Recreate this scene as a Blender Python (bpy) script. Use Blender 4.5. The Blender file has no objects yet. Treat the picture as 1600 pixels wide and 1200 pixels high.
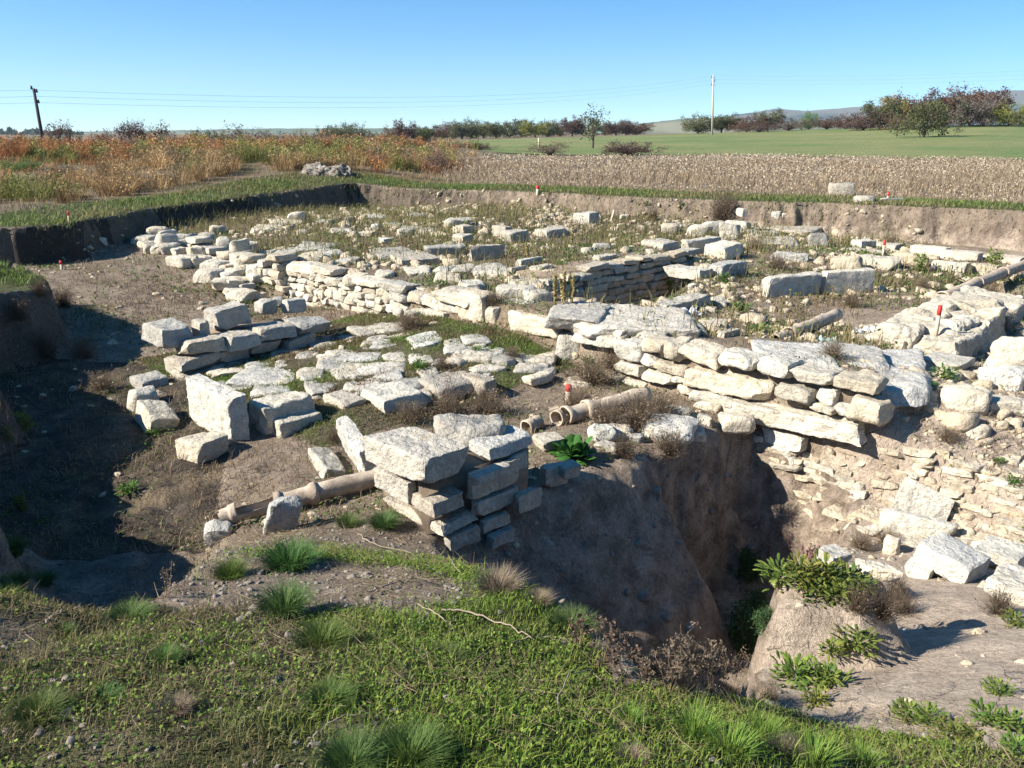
import bpy, math
import numpy as np
from math import radians as R

# ------------------------------------------------------------ camera, sky, sun, exposure
scn = bpy.context.scene
F = 1290.0; CX = 800.0; CY = 600.0; PITCH = math.atan(392 / F); CZ = 1.65
cp, sp = math.cos(PITCH), math.sin(PITCH)
cam_d = bpy.data.cameras.new('camera'); cam = bpy.data.objects.new('camera', cam_d)
scn.collection.objects.link(cam); scn.camera = cam
cam.location = (0, 0, CZ); cam.rotation_euler = (math.pi / 2 - PITCH, 0, 0)
cam_d.sensor_width = 36; cam_d.lens = F / 1600 * 36; cam_d.clip_start = 0.05; cam_d.clip_end = 30000

SUN_EL = R(34); SUN_AZ = math.atan2(-0.955, -0.30)      # azimuth from +Y towards +X
world = bpy.data.worlds.new('World'); scn.world = world; world.use_nodes = True
wn = world.node_tree; bg = wn.nodes['Background']
sky = wn.nodes.new('ShaderNodeTexSky'); sky.sky_type = 'NISHITA'; sky.sun_disc = False
sky.sun_elevation = SUN_EL; sky.sun_rotation = SUN_AZ % (2 * math.pi)
sky.air_density = 1.0; sky.dust_density = 0.25; sky.ozone_density = 2.5; sky.altitude = 150
# the autumn sky deepens quickly above the horizon: look the sky up a little higher than the ray
tc = wn.nodes.new('ShaderNodeTexCoord'); sx = wn.nodes.new('ShaderNodeSeparateXYZ'); cx_ = wn.nodes.new('ShaderNodeCombineXYZ')
mz = wn.nodes.new('ShaderNodeMath'); mz.operation = 'MULTIPLY_ADD'; mz.inputs[1].default_value = 1.6; mz.inputs[2].default_value = 0.05
nz = wn.nodes.new('ShaderNodeVectorMath'); nz.operation = 'NORMALIZE'
hs = wn.nodes.new('ShaderNodeHueSaturation'); hs.inputs['Saturation'].default_value = 1.38; hs.inputs['Hue'].default_value = 0.496; hs.inputs['Value'].default_value = 1.85
L = wn.links.new
L(tc.outputs['Generated'], sx.inputs[0]); L(sx.outputs[0], cx_.inputs[0]); L(sx.outputs[1], cx_.inputs[1])
L(sx.outputs[2], mz.inputs[0]); L(mz.outputs[0], cx_.inputs[2]); L(cx_.outputs[0], nz.inputs[0]); L(nz.outputs[0], sky.inputs[0])
L(sky.outputs[0], hs.inputs['Color']); L(hs.outputs[0], bg.inputs['Color']); bg.inputs['Strength'].default_value = 0.0435

sun_d = bpy.data.lights.new('sun', 'SUN'); sun = bpy.data.objects.new('sun', sun_d); scn.collection.objects.link(sun)
sun_d.energy = 5.0; sun_d.angle = R(0.5); sun_d.color = (1.0, 0.94, 0.83)
sun.rotation_euler = (math.pi / 2 - SUN_EL, 0, -SUN_AZ + math.pi)
sun.location = (-20, -8, 20)
scn.view_settings.view_transform = 'Standard'; scn.view_settings.look = 'None'
scn.view_settings.exposure = 1.38; scn.view_settings.gamma = 1.0
scn.cycles.max_bounces = 6; scn.cycles.transparent_max_bounces = 8; scn.cycles.use_denoising = True

# ------------------------------------------------------------ helpers
rng = np.random.default_rng(7)
def smooth(a, b, x):
    t = np.clip((x - a) / (b - a), 0, 1); return t * t * (3 - 2 * t)
def _h(ix, iy, iz, seed):
    n = (ix.astype(np.int64) * 374761393 + iy.astype(np.int64) * 668265263 + iz.astype(np.int64) * 2147483647 + seed * 1274126177) & 0xffffffff
    n = ((n ^ (n >> 13)) * 1274126177) & 0xffffffff
    n = ((n ^ (n >> 16)) * 2246822519) & 0xffffffff
    return ((n ^ (n >> 15)) & 0xffff) / 65535.0
def noise3(p, seed=0):
    p = np.asarray(p, float); i = np.floor(p); f = p - i; f = f * f * (3 - 2 * f); i = i.astype(np.int64)
    x, y, z = i[..., 0], i[..., 1], i[..., 2]; fx, fy, fz = f[..., 0], f[..., 1], f[..., 2]
    r = 0
    for dx in (0, 1):
        for dy in (0, 1):
            for dz in (0, 1):
                w = (fx if dx else 1 - fx) * (fy if dy else 1 - fy) * (fz if dz else 1 - fz)
                r = r + w * _h(x + dx, y + dy, z + dz, seed)
    return r
def noise2(x, y, f, seed=0, oct=1):
    r = 0; a = 1; s = 0
    for o in range(oct):
        r = r + a * noise3(np.stack([x * f, y * f, np.zeros_like(x) + .5], -1), seed + o); s += a; a *= .5; f *= 2.1
    return r / s

def ray(u, v):
    a = (u - CX) / F; b = (CY - v) / F
    return np.array([a, cp + b * sp, -sp + b * cp])
def at(u, v, z):
    r = ray(u, v); t = (z - CZ) / r[2]; return np.array([0, 0, CZ]) + t * r
def proj(x, y, z):
    z = z - CZ; d = y * cp - z * sp
    return CX + F * x / d, CY - F * (y * sp + z * cp) / d
YA = R(44)
D2 = np.array([math.cos(YA), math.sin(YA)]); D1 = np.array([math.sin(YA), -math.cos(YA)])
def xy(s, c): return s * D1 + c * D2

def mk(name, V, Fc, mat, parent=None, loc=None, cols=None, smooth_=True, colname='Col'):
    """one mesh object from numpy verts and faces (tri or quad array, or a list of such arrays)"""
    me = bpy.data.meshes.new(name); V = np.ascontiguousarray(V, np.float32)
    if not isinstance(Fc, list): Fc = [Fc]
    Fc = [f for f in Fc if len(f)]
    tot = sum(f.size for f in Fc); nf = sum(len(f) for f in Fc)
    me.vertices.add(len(V)); me.vertices.foreach_set('co', V.ravel())
    me.loops.add(tot); me.polygons.add(nf)
    me.loops.foreach_set('vertex_index', np.concatenate([f.ravel() for f in Fc]).astype(np.int32))
    sizes = np.concatenate([np.full(len(f), f.shape[1]) for f in Fc]); st = np.concatenate([[0], np.cumsum(sizes)[:-1]])
    me.polygons.foreach_set('loop_start', st.astype(np.int32))
    if smooth_: me.polygons.foreach_set('use_smooth', np.ones(nf, bool))
    me.update(calc_edges=True)
    if cols is not None:
        at_ = me.color_attributes.new(colname, 'FLOAT_COLOR', 'POINT')
        c4 = np.ones((len(V), 4), np.float32); c4[:, :cols.shape[1]] = cols
        at_.data.foreach_set('color', c4.ravel())
    if mat is not None: me.materials.append(mat)
    return add(name, me, parent, loc)
def add(name, me, parent=None, loc=None, rot=None, scale=None):
    o = bpy.data.objects.new(name, me); scn.collection.objects.link(o)
    if parent is not None: o.parent = parent
    if loc is not None: o.location = loc
    if rot is not None: o.rotation_euler = rot
    if scale is not None: o.scale = scale
    return o
def tag(o, label=None, cat=None, group=None, kind=None):
    if label: o['label'] = label
    if cat: o['category'] = cat; o['kind'] = 'thing'
    if group: o['group'] = group
    if kind: o['kind'] = kind
    return o
def thing(name, label, cat, loc=(0, 0, 0), group=None):
    o = add(name, None, None, loc); o.empty_display_size = .2
    return tag(o, label, cat, group)
def dup(o, loc, rotz=0.0, sc=1.0, label=None, group=None):
    r = o.copy(); scn.collection.objects.link(r); r.location = loc; r.rotation_euler = (0, 0, rotz)
    r.scale = (sc, sc, sc) if not hasattr(sc, '__len__') else sc
    if label: r['label'] = label
    if group: r['group'] = group
    for ch in list(o.children):
        c = ch.copy(); scn.collection.objects.link(c); c.parent = r
    return r

# ------------------------------------------------------------ materials
class NT:
    def __init__(s, name):
        s.m = bpy.data.materials.new(name); s.m.use_nodes = True; s.t = s.m.node_tree
        s.b = s.t.nodes['Principled BSDF']; s.b.inputs['Roughness'].default_value = .95
        s.b.inputs['Specular IOR Level'].default_value = .2
    def n(s, typ, **kw):
        nd = s.t.nodes.new(typ)
        for k, v in kw.items():
            if k.startswith('i_'): nd.inputs[k[2:].replace('_', ' ')].default_value = v
            else: setattr(nd, k, v)
        return nd
    def l(s, a, b): s.t.links.new(a, b)
    def noise(s, vec, scale, detail=4, rough=.6, dist=0):
        nd = s.n('ShaderNodeTexNoise'); nd.inputs['Scale'].default_value = scale; nd.inputs['Detail'].default_value = detail
        nd.inputs['Roughness'].default_value = rough; nd.inputs['Distortion'].default_value = dist
        if vec is not None: s.l(vec, nd.inputs['Vector'])
        return nd.outputs['Fac']
    def vor(s, vec, scale, feature='F1', out='Distance'):
        nd = s.n('ShaderNodeTexVoronoi'); nd.feature = feature; nd.inputs['Scale'].default_value = scale
        s.l(vec, nd.inputs['Vector']); return nd.outputs[out]
    def ramp(s, fac, *stops):
        nd = s.n('ShaderNodeValToRGB'); e = nd.color_ramp.elements
        while len(e) < len(stops): e.new(.5)
        for q, (p, c) in zip(e, stops):
            q.position = p; q.color = (c, c, c, 1) if not hasattr(c, '__len__') else (*c, 1)
        s.l(fac, nd.inputs[0]); return nd.outputs[0]
    def mix(s, fac, a, b, bt='MIX'):
        nd = s.n('ShaderNodeMix'); nd.data_type = 'RGBA'; nd.blend_type = bt
        for sock, val in ((nd.inputs['Factor'], fac), (nd.inputs[6], a), (nd.inputs[7], b)):
            if hasattr(val, 'is_linked'): s.l(val, sock)
            elif hasattr(val, '__len__'): sock.default_value = (*val, 1)
            else: sock.default_value = val
        return nd.outputs[2]
    def math(s, op, a, b=None, c=None):
        nd = s.n('ShaderNodeMath'); nd.operation = op
        for k, val in enumerate((a, b, c)):
            if val is None: continue
            if hasattr(val, 'is_linked'): s.l(val, nd.inputs[k])
            else: nd.inputs[k].default_value = val
        return nd.outputs[0]
    def bump(s, h, strength=.5, dist=.02, prev=None):
        nd = s.n('ShaderNodeBump'); nd.inputs['Strength'].default_value = strength; nd.inputs['Distance'].default_value = dist
        s.l(h, nd.inputs['Height'])
        if prev is not None: s.l(prev, nd.inputs['Normal'])
        return nd.outputs[0]

def stone_mat(name, c1, c2, lichen, pits=.5, lich_amt=.5):
    m = NT(name); tcn = m.n('ShaderNodeTexCoord'); oi = m.n('ShaderNodeObjectInfo')
    va = m.n('ShaderNodeVectorMath'); va.operation = 'ADD'; vs = m.n('ShaderNodeVectorMath'); vs.operation = 'SCALE'; vs.inputs['Scale'].default_value = 40
    cmb = m.n('ShaderNodeCombineXYZ'); m.l(oi.outputs['Random'], cmb.inputs[0]); m.l(oi.outputs['Random'], cmb.inputs[2])
    m.l(cmb.outputs[0], vs.inputs[0]); m.l(tcn.outputs['Object'], va.inputs[0]); m.l(vs.outputs[0], va.inputs[1]); v = va.outputs[0]
    big = m.noise(v, 3.5, 5, .6, .4); fine = m.noise(v, 45, 4, .7); med = m.noise(v, 13, 5, .65)
    col = m.mix(m.ramp(big, (.35, 0.), (.66, 1.)), c1, c2)
    col = m.mix(m.ramp(med, (.42, 0.), (.7, .7)), col, tuple(.62 * a + .02 for a in c2))
    # lichen and weathering crust lives mostly on the upper faces
    geo = m.n('ShaderNodeNewGeometry'); sep = m.n('ShaderNodeSeparateXYZ'); m.l(geo.outputs['Normal'], sep.inputs[0])
    up = m.ramp(sep.outputs[2], (.25, .25), (.9, 1.))
    lm = m.math('MULTIPLY', m.ramp(m.noise(v, 5, 6, .7, .4), (.40, 0.), (.66, 1.)), up)
    col = m.mix(m.math('MULTIPLY', lm, lich_amt), col, lichen)
    oc = m.ramp(m.noise(v, 5.5, 3, .6), (.60, 0.), (.72, 1.))
    col = m.mix(m.math('MULTIPLY', oc, .35), col, (.36, .25, .12))
    spk = m.ramp(fine, (.34, .72), (.55, 1.))
    col = m.mix(1.0, col, spk, 'MULTIPLY')
    pit = m.ramp(m.vor(v, 42), (.06, 0.), (.16, 1.)); pm = m.ramp(m.noise(v, 6, 3), (.5, 1.), (.64, 0.))
    pitf = m.math('MAXIMUM', pit, pm)
    pk = m.n('ShaderNodeMix'); pk.data_type = 'RGBA'; pk.inputs['Factor'].default_value = pits
    pk.inputs[6].default_value = (1, 1, 1, 1); m.l(pitf, pk.inputs[7])
    col = m.mix(.55, col, pk.outputs[2], 'MULTIPLY')
    col = m.mix(1.0, col, oi.outputs['Color'], 'MULTIPLY')
    m.l(col, m.b.inputs['Base Color'])
    b = m.bump(big, .5, .10); b = m.bump(med, .9, .045, b); b = m.bump(fine, .6, .010, b); b = m.bump(pitf, pits * 1.0, .016, b)
    m.l(b, m.b.inputs['Normal']); return m.m
M = {}
M['stone'] = stone_mat('limestone', (.57, .51, .41), (.44, .39, .305), (.31, .30, .265), .4, .4)
M['grey'] = stone_mat('weathered_limestone', (.48, .435, .36), (.37, .335, .28), (.25, .24, .22), .6, .5)
M['pitted'] = stone_mat('pitted_limestone', (.49, .455, .39), (.38, .355, .31), (.25, .245, .225), 1.0, .4)
M['rubble'] = stone_mat('rubble_stone', (.53, .46, .355), (.39, .335, .25), (.33, .30, .25), .25, .2)

def ground_mat():
    m = NT('ground_soil'); tcn = m.n('ShaderNodeTexCoord'); v = tcn.outputs['Object']
    at_ = m.n('ShaderNodeAttribute', attribute_name='Col'); sep = m.n('ShaderNodeSeparateColor'); m.l(at_.outputs['Color'], sep.inputs[0])
    gr, pa, dk, st = sep.outputs[0], sep.outputs[1], sep.outputs[2], at_.outputs['Alpha']
    big = m.noise(v, .9, 5, .6); med = m.noise(v, 5, 6, .68, .3); fine = m.noise(v, 38, 5, .75); mic = m.noise(v, 140, 3, .7)
    soil = m.mix(m.ramp(med, (.35, 0.), (.68, 1.)), (.16, .12, .09), (.28, .22, .165))
    pale = m.mix(m.ramp(med, (.33, 0.), (.65, 1.)), (.32, .25, .19), (.48, .39, .305))
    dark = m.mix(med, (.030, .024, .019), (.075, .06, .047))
    grass = m.mix(m.ramp(med, (.35, 0.), (.65, 1.)), (.035, .048, .014), (.085, .09, .032))
    straw = m.mix(m.ramp(fine, (.35, 0.), (.65, 1.)), (.12, .09, .06), (.25, .19, .12))
    def edge(x): # break mask edges with noise
        return m.ramp(m.math('MULTIPLY_ADD', m.math('SUBTRACT', med, .5), .55, x), (.38, 0.), (.62, 1.))
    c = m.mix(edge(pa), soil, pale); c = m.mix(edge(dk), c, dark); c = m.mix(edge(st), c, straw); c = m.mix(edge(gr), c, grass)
    c = m.mix(.75, c, m.ramp(fine, (.3, .5), (.62, 1.15)), 'MULTIPLY')
    # pebbles
    vz = m.n('ShaderNodeTexVoronoi'); vz.inputs['Scale'].default_value = 26; m.l(v, vz.inputs['Vector'])
    peb = m.ramp(vz.outputs['Distance'], (.14, 1.), (.24, 0.)); pm = m.ramp(m.noise(v, 3.1, 3), (.5, 0.), (.62, 1.))
    pf = m.math('MULTIPLY', peb, m.math('MULTIPLY', pm, m.math('SUBTRACT', 1.0, gr)))
    c = m.mix(m.math('MULTIPLY', pf, .7), c, (.44, .39, .31))
    # drying cracks in bare mud
    wn_ = m.n('ShaderNodeTexNoise'); wn_.inputs['Scale'].default_value = 4; wn_.inputs['Detail'].default_value = 4; m.l(v, wn_.inputs['Vector']); wa = m.n('ShaderNodeVectorMath'); wa.operation = 'MULTIPLY_ADD'; wa.inputs[1].default_value = (.28, .28, .28); m.l(wn_.outputs['Color'], wa.inputs[0]); m.l(v, wa.inputs[2])
    cr = m.vor(wa.outputs[0], 4.2, 'DISTANCE_TO_EDGE'); wv = m.noise(v, 9, 3)
    crk = m.ramp(m.math('MULTIPLY_ADD', m.math('SUBTRACT', wv, .5), .05, cr), (.002, 0.), (.013, 1.))
    ck = m.math('MAXIMUM', crk, m.math('SUBTRACT', 1.0, m.math('MULTIPLY', m.ramp(big, (.47, 0.), (.56, 1.)), m.ramp(pa, (.62, 0.), (.8, 1.)))))
    c = m.mix(.5, c, ck, 'MULTIPLY')
    m.l(c, m.b.inputs['Base Color'])
    b = m.bump(med, .9, .10); b = m.bump(fine, .85, .03, b); b = m.bump(mic, .3, .005, b); b = m.bump(pf, .5, .01, b); b = m.bump(ck, .6, .012, b)
    m.l(b, m.b.inputs['Normal']); return m.m
M['ground'] = ground_mat()

def leaf_mat(name, trans=.35, rough=.7):
    m = NT(name); at_ = m.n('ShaderNodeAttribute', attribute_name='Col'); oi = m.n('ShaderNodeObjectInfo')
    c = m.mix(1.0, at_.outputs['Color'], oi.outputs['Color'], 'MULTIPLY')
    m.l(c, m.b.inputs['Base Color']); m.b.inputs['Roughness'].default_value = rough
    tr = m.n('ShaderNodeBsdfTranslucent'); m.l(c, tr.inputs['Color']); ms = m.n('ShaderNodeMixShader'); ms.inputs[0].default_value = trans
    out = m.t.nodes['Material Output']; m.l(m.b.outputs[0], ms.inputs[1]); m.l(tr.outputs[0], ms.inputs[2]); m.l(ms.outputs[0], out.inputs[0])
    return m.m
M['leaf'] = leaf_mat('foliage'); M['dry'] = leaf_mat('dry_stems', .2, .9)

def simple(name, c, c2=None, scale=8, rough=.9, bump=.3):
    m = NT(name); v = m.n('ShaderNodeTexCoord').outputs['Object']; n1 = m.noise(v, scale, 6, .7)
    m.l(m.mix(m.ramp(n1, (.3, 0.), (.7, 1.)), c, c2 or tuple(.6 * a for a in c)), m.b.inputs['Base Color']); m.b.inputs['Roughness'].default_value = rough
    m.l(m.bump(m.noise(v, scale * 6, 4), bump, .004), m.b.inputs['Normal']); return m.m
M['clay'] = simple('fired_clay', (.50, .42, .33), (.22, .165, .12), 11, .9, .9)
M['bark'] = simple('bark', (.10, .085, .07), (.05, .042, .035), 20)
M['red'] = simple('red_paint', (.62, .05, .045), (.45, .035, .03), 14, .6)
M['wood'] = simple('pale_wood', (.52, .43, .33), (.36, .29, .21), 25)
M['concrete'] = simple('concrete', (.42, .38, .32), (.33, .30, .26), 3)
M['darkpole'] = simple('tarred_wood', (.06, .055, .05), (.035, .03, .03), 8)
M['wire'] = simple('wire', (.10, .10, .11), (.08, .08, .09), 5)
M['pole_fitting'] = simple('insulator', (.2, .2, .2), (.12, .12, .12), 5)
M['spoil'] = simple('spoil_earth', (.24, .21, .175), (.13, .11, .09), 9, .95, .8)
# ------------------------------------------------------------ the ground: one sheet with the excavation in it
def rbf(pts):
    P = np.array([at(u, v, z)[:2] for u, v, z in pts]); z = np.array([p[2] for p in pts], float)
    n = len(P); d = np.linalg.norm(P[:, None] - P[None], axis=2)
    A = np.zeros((n + 3, n + 3)); A[:n, :n] = d - np.eye(n) * .12; A[:n, n] = 1; A[:n, n + 1:] = P; A[n, :n] = 1; A[n + 1:, :n] = P.T
    w = np.linalg.solve(A, np.concatenate([z, [0, 0, 0]]))
    def f(x, y):
        sh = x.shape; x = x.ravel(); y = y.ravel(); o = np.empty(len(x))
        for i in range(0, len(x), 60000):
            xx, yy = x[i:i + 60000], y[i:i + 60000]
            dd = np.hypot(xx[:, None] - P[None, :, 0], yy[:, None] - P[None, :, 1])
            o[i:i + 60000] = np.sqrt(dd * dd + .01) @ w[:n] + w[n] + w[n + 1] * xx + w[n + 2] * yy
        return o.reshape(sh)
    return f
SHARED = [(200,375,-.55),(250,400,-.65),(150,380,-.55),(230,350,-.42),(320,390,-.68),(100,410,-.7),(400,335,-.45),(330,350,-.45),(500,330,-.55),(600,330,-.65),(30,430,-.75)]
LOW = SHARED + [
 (-200,1250,.02),(0,1200,.0),(400,1200,0),(800,1200,.0),(1200,1195,-.08),(1590,1195,-.42),(1900,1150,-.5),
 (100,1050,-.08),(400,1050,-.1),(700,1050,-.1),(0,930,-.3),(160,960,-.3),(250,930,-.35),(150,915,-1.0),(235,893,-1.1),(60,900,-.9),(310,845,-1.12),(330,865,-.58),(450,845,-.72),(600,806,-.96),(690,862,-1.02),(655,850,-1.0),
 (760,890,-.64),(860,930,-.46),(950,1000,-.36),(970,1080,-.3),(1190,1120,-.36),(1300,1185,-.3),(500,930,-.42),(650,950,-.38),(330,980,-.25),(850,1100,-.18),
 (150,800,-1.3),(110,880,-1.3),(300,830,-1.28),(250,740,-1.2),(400,720,-1.15),(480,720,-1.1),(540,790,-1.14),(440,820,-1.12),(585,790,-1.08),(350,815,-1.2),
 (210,560,-1.1),(130,650,-1.15),(100,600,-1.1),(200,500,-1.05),(250,440,-.92),(400,450,-1.05),(430,480,-1.14),(250,590,-1.14),(220,690,-1.2),(480,505,-1.12),(560,485,-1.0),(350,470,-1.06),(400,430,-.85),(480,455,-1.1),
 (300,592,-1.02),(560,640,-.96),(450,560,-.92),(600,560,-.87),(700,520,-.82),(760,512,-.74),(690,495,-.78),(620,497,-.9),(800,580,-.92),(700,600,-.92),(850,560,-.92),(900,560,-.97),(520,510,-.98),(350,600,-1.02),(470,590,-.95),(640,600,-.9),(860,525,-.8),
 (700,650,-1.14),(800,640,-1.14),(880,620,-1.1),(560,690,-1.1),(960,640,-1.06),(1000,650,-1.0),(900,685,-.98),(1050,655,-.98),(850,705,-.95),(960,600,-1.05),(1060,628,-1.0),(1110,655,-.98),(640,680,-1.1),
 (1340,860,-1.72),(1430,890,-1.46),(1350,905,-1.5),(1500,930,-1.18),(1600,960,-1.02),(1500,1005,-.98),(1420,1000,-1.22),(1380,985,-1.25),(1350,1062,-.86),(1430,1062,-.8),(1310,1040,-1.02),(1270,1036,-.99),(1230,1070,-.97),(1190,1085,-.92),(1250,1112,-.8),(1320,1140,-.66),(1240,1150,-.6),
 (1600,1100,-.52),(1450,1100,-.64),(1350,1130,-.62),(1165,1105,-.42),(1540,985,-.98),(1590,1000,-.86),(1500,830,-1.55),(1600,870,-1.5),(1700,850,-1.4)]
HIGH = SHARED + [
 (560,430,-.52),(700,440,-.48),(500,400,-.5),(450,395,-.52),(400,375,-.5),(640,400,-.55),(800,360,-.52),(700,350,-.5),(900,480,-.5),(1000,505,-.56),(1200,560,-.5),(1300,580,-.52),(1400,605,-.6),(1500,625,-.68),(860,425,-.5),(960,393,-.33),(1025,386,-.36),(900,405,-.43),(930,385,-.4),(880,380,-.62),
 (1100,490,-.72),(1300,480,-.82),(1150,520,-.68),(1300,530,-.72),(1200,490,-.78),(1230,440,-.74),(1160,430,-.72),(1100,400,-.62),(1420,440,-.85),(1450,500,-.75),(1380,520,-.92),(1340,515,-.85),(1480,562,-.93),(1545,545,-.96),(1400,560,-.75),(1590,560,-.9),(1550,600,-.78),(1600,640,-.8),
 (1500,655,-.85),(1420,670,-.98),(1410,720,-1.1),(1500,740,-1.15),(1600,720,-1.08),(1000,335,-.5),(1300,370,-.75),(1500,390,-.8),(1100,345,-.55),(760,325,-.45),(1600,400,-.85),(1200,380,-.62),(1350,400,-.66),(1450,400,-.7),(1050,440,-.6),(880,345,-.5),(1560,450,-.8),
 (1900,560,-.8),(1900,400,-.8),(1800,700,-1.0)]
f_low, f_high = rbf(LOW), rbf(HIGH)

def sdpoly(x, y, poly):
    """signed distance to a polygon, positive inside"""
    poly = np.asarray(poly, float); d = np.full(x.shape, 1e9); ins = np.zeros(x.shape, bool)
    for a, b in zip(poly, np.roll(poly, -1, 0)):
        e = b - a; wx, wy = x - a[0], y - a[1]; t = np.clip((wx * e[0] + wy * e[1]) / (e @ e), 0, 1)
        d = np.minimum(d, np.hypot(wx - t * e[0], wy - t * e[1]))
        c = (a[1] > y) != (b[1] > y)
        with np.errstate(divide='ignore', invalid='ignore'):
            ins ^= c & (x < (b[0] - a[0]) * (y - a[1]) / (b[1] - a[1] + 1e-12) + a[0])
    return np.where(ins, d, -d)
RIM = [(-9.39,15.32),(-8.5,15.87),(-8.4,19.37),(-7.11,23.47),(-6.2,25.2),(-4.93,27.0),(-3.2,26.3),(-.97,25.6),(1.2,24.3),(3.45,22.75),(5.6,21.7),(7.84,20.64),(11.31,18.56),(17,15.5),(18,2.5),
       (9,1.0),(3,.3),(0.5,.2),(-1.5,.6),(-2.6,2.2),(-2.75,3.4),(-3.3,4.3),(-4.4,5.3),(-4.9,6.4),(-5.1,7.4),(-5.7,7.9),(-6.3,8.3),(-6.4,9.0),(-6.05,9.4),(-6.1,10.6),(-6.6,11.6),(-7.8,12.3),(-12,12.6),(-12.5,15.2)]
PIT_SC = [(-4.12,4.5),(-4.22,4.1),(-4.22,3.2),(-3.45,2.9),(-2.95,2.72),(-2.4,2.6),(-1.9,2.4),(-1.62,2.2),(-1.45,2.55),(-1.55,3.05),(-1.75,3.4),(-1.86,3.75),(-2.1,4.2),(-2.2,4.7),(-2.3,5.5),(-2.6,6.4),(-2.75,7.05),(-3.85,7.12),(-4.0,6.5)]
PIT = [xy(*p) for p in PIT_SC]
NICHE = [xy(*p) for p in [(-8.45,8.7),(-8.48,12.4),(-7.9,12.3),(-7.45,11.2),(-7.1,10.2),(-6.75,9.3),(-6.9,8.5),(-7.5,8.3)]]
PED = [at(u, v, -.67)[:2] for u, v in ((1192, 884), (1205, 936), (1262, 945), (1340, 945), (1395, 935), (1400, 903), (1280, 880))]
TRD = [at(u, v, z)[:2] for u, v, z in ((40, 925, -.3), (100, 945, -.3), (160, 955, -.3), (205, 948, -.3), (252, 924, -.35), (295, 892, -.45), (332, 862, -.58), (372, 846, -.72), (352, 822, -1.2), (300, 760, -1.2), (120, 760, -1.2), (0, 850, -1.0))]
CAV = [xy(*p) for p in [(-4.75,13.6),(-4.9,15.6),(-3.9,15.6),(-3.7,13.7)]]

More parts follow.
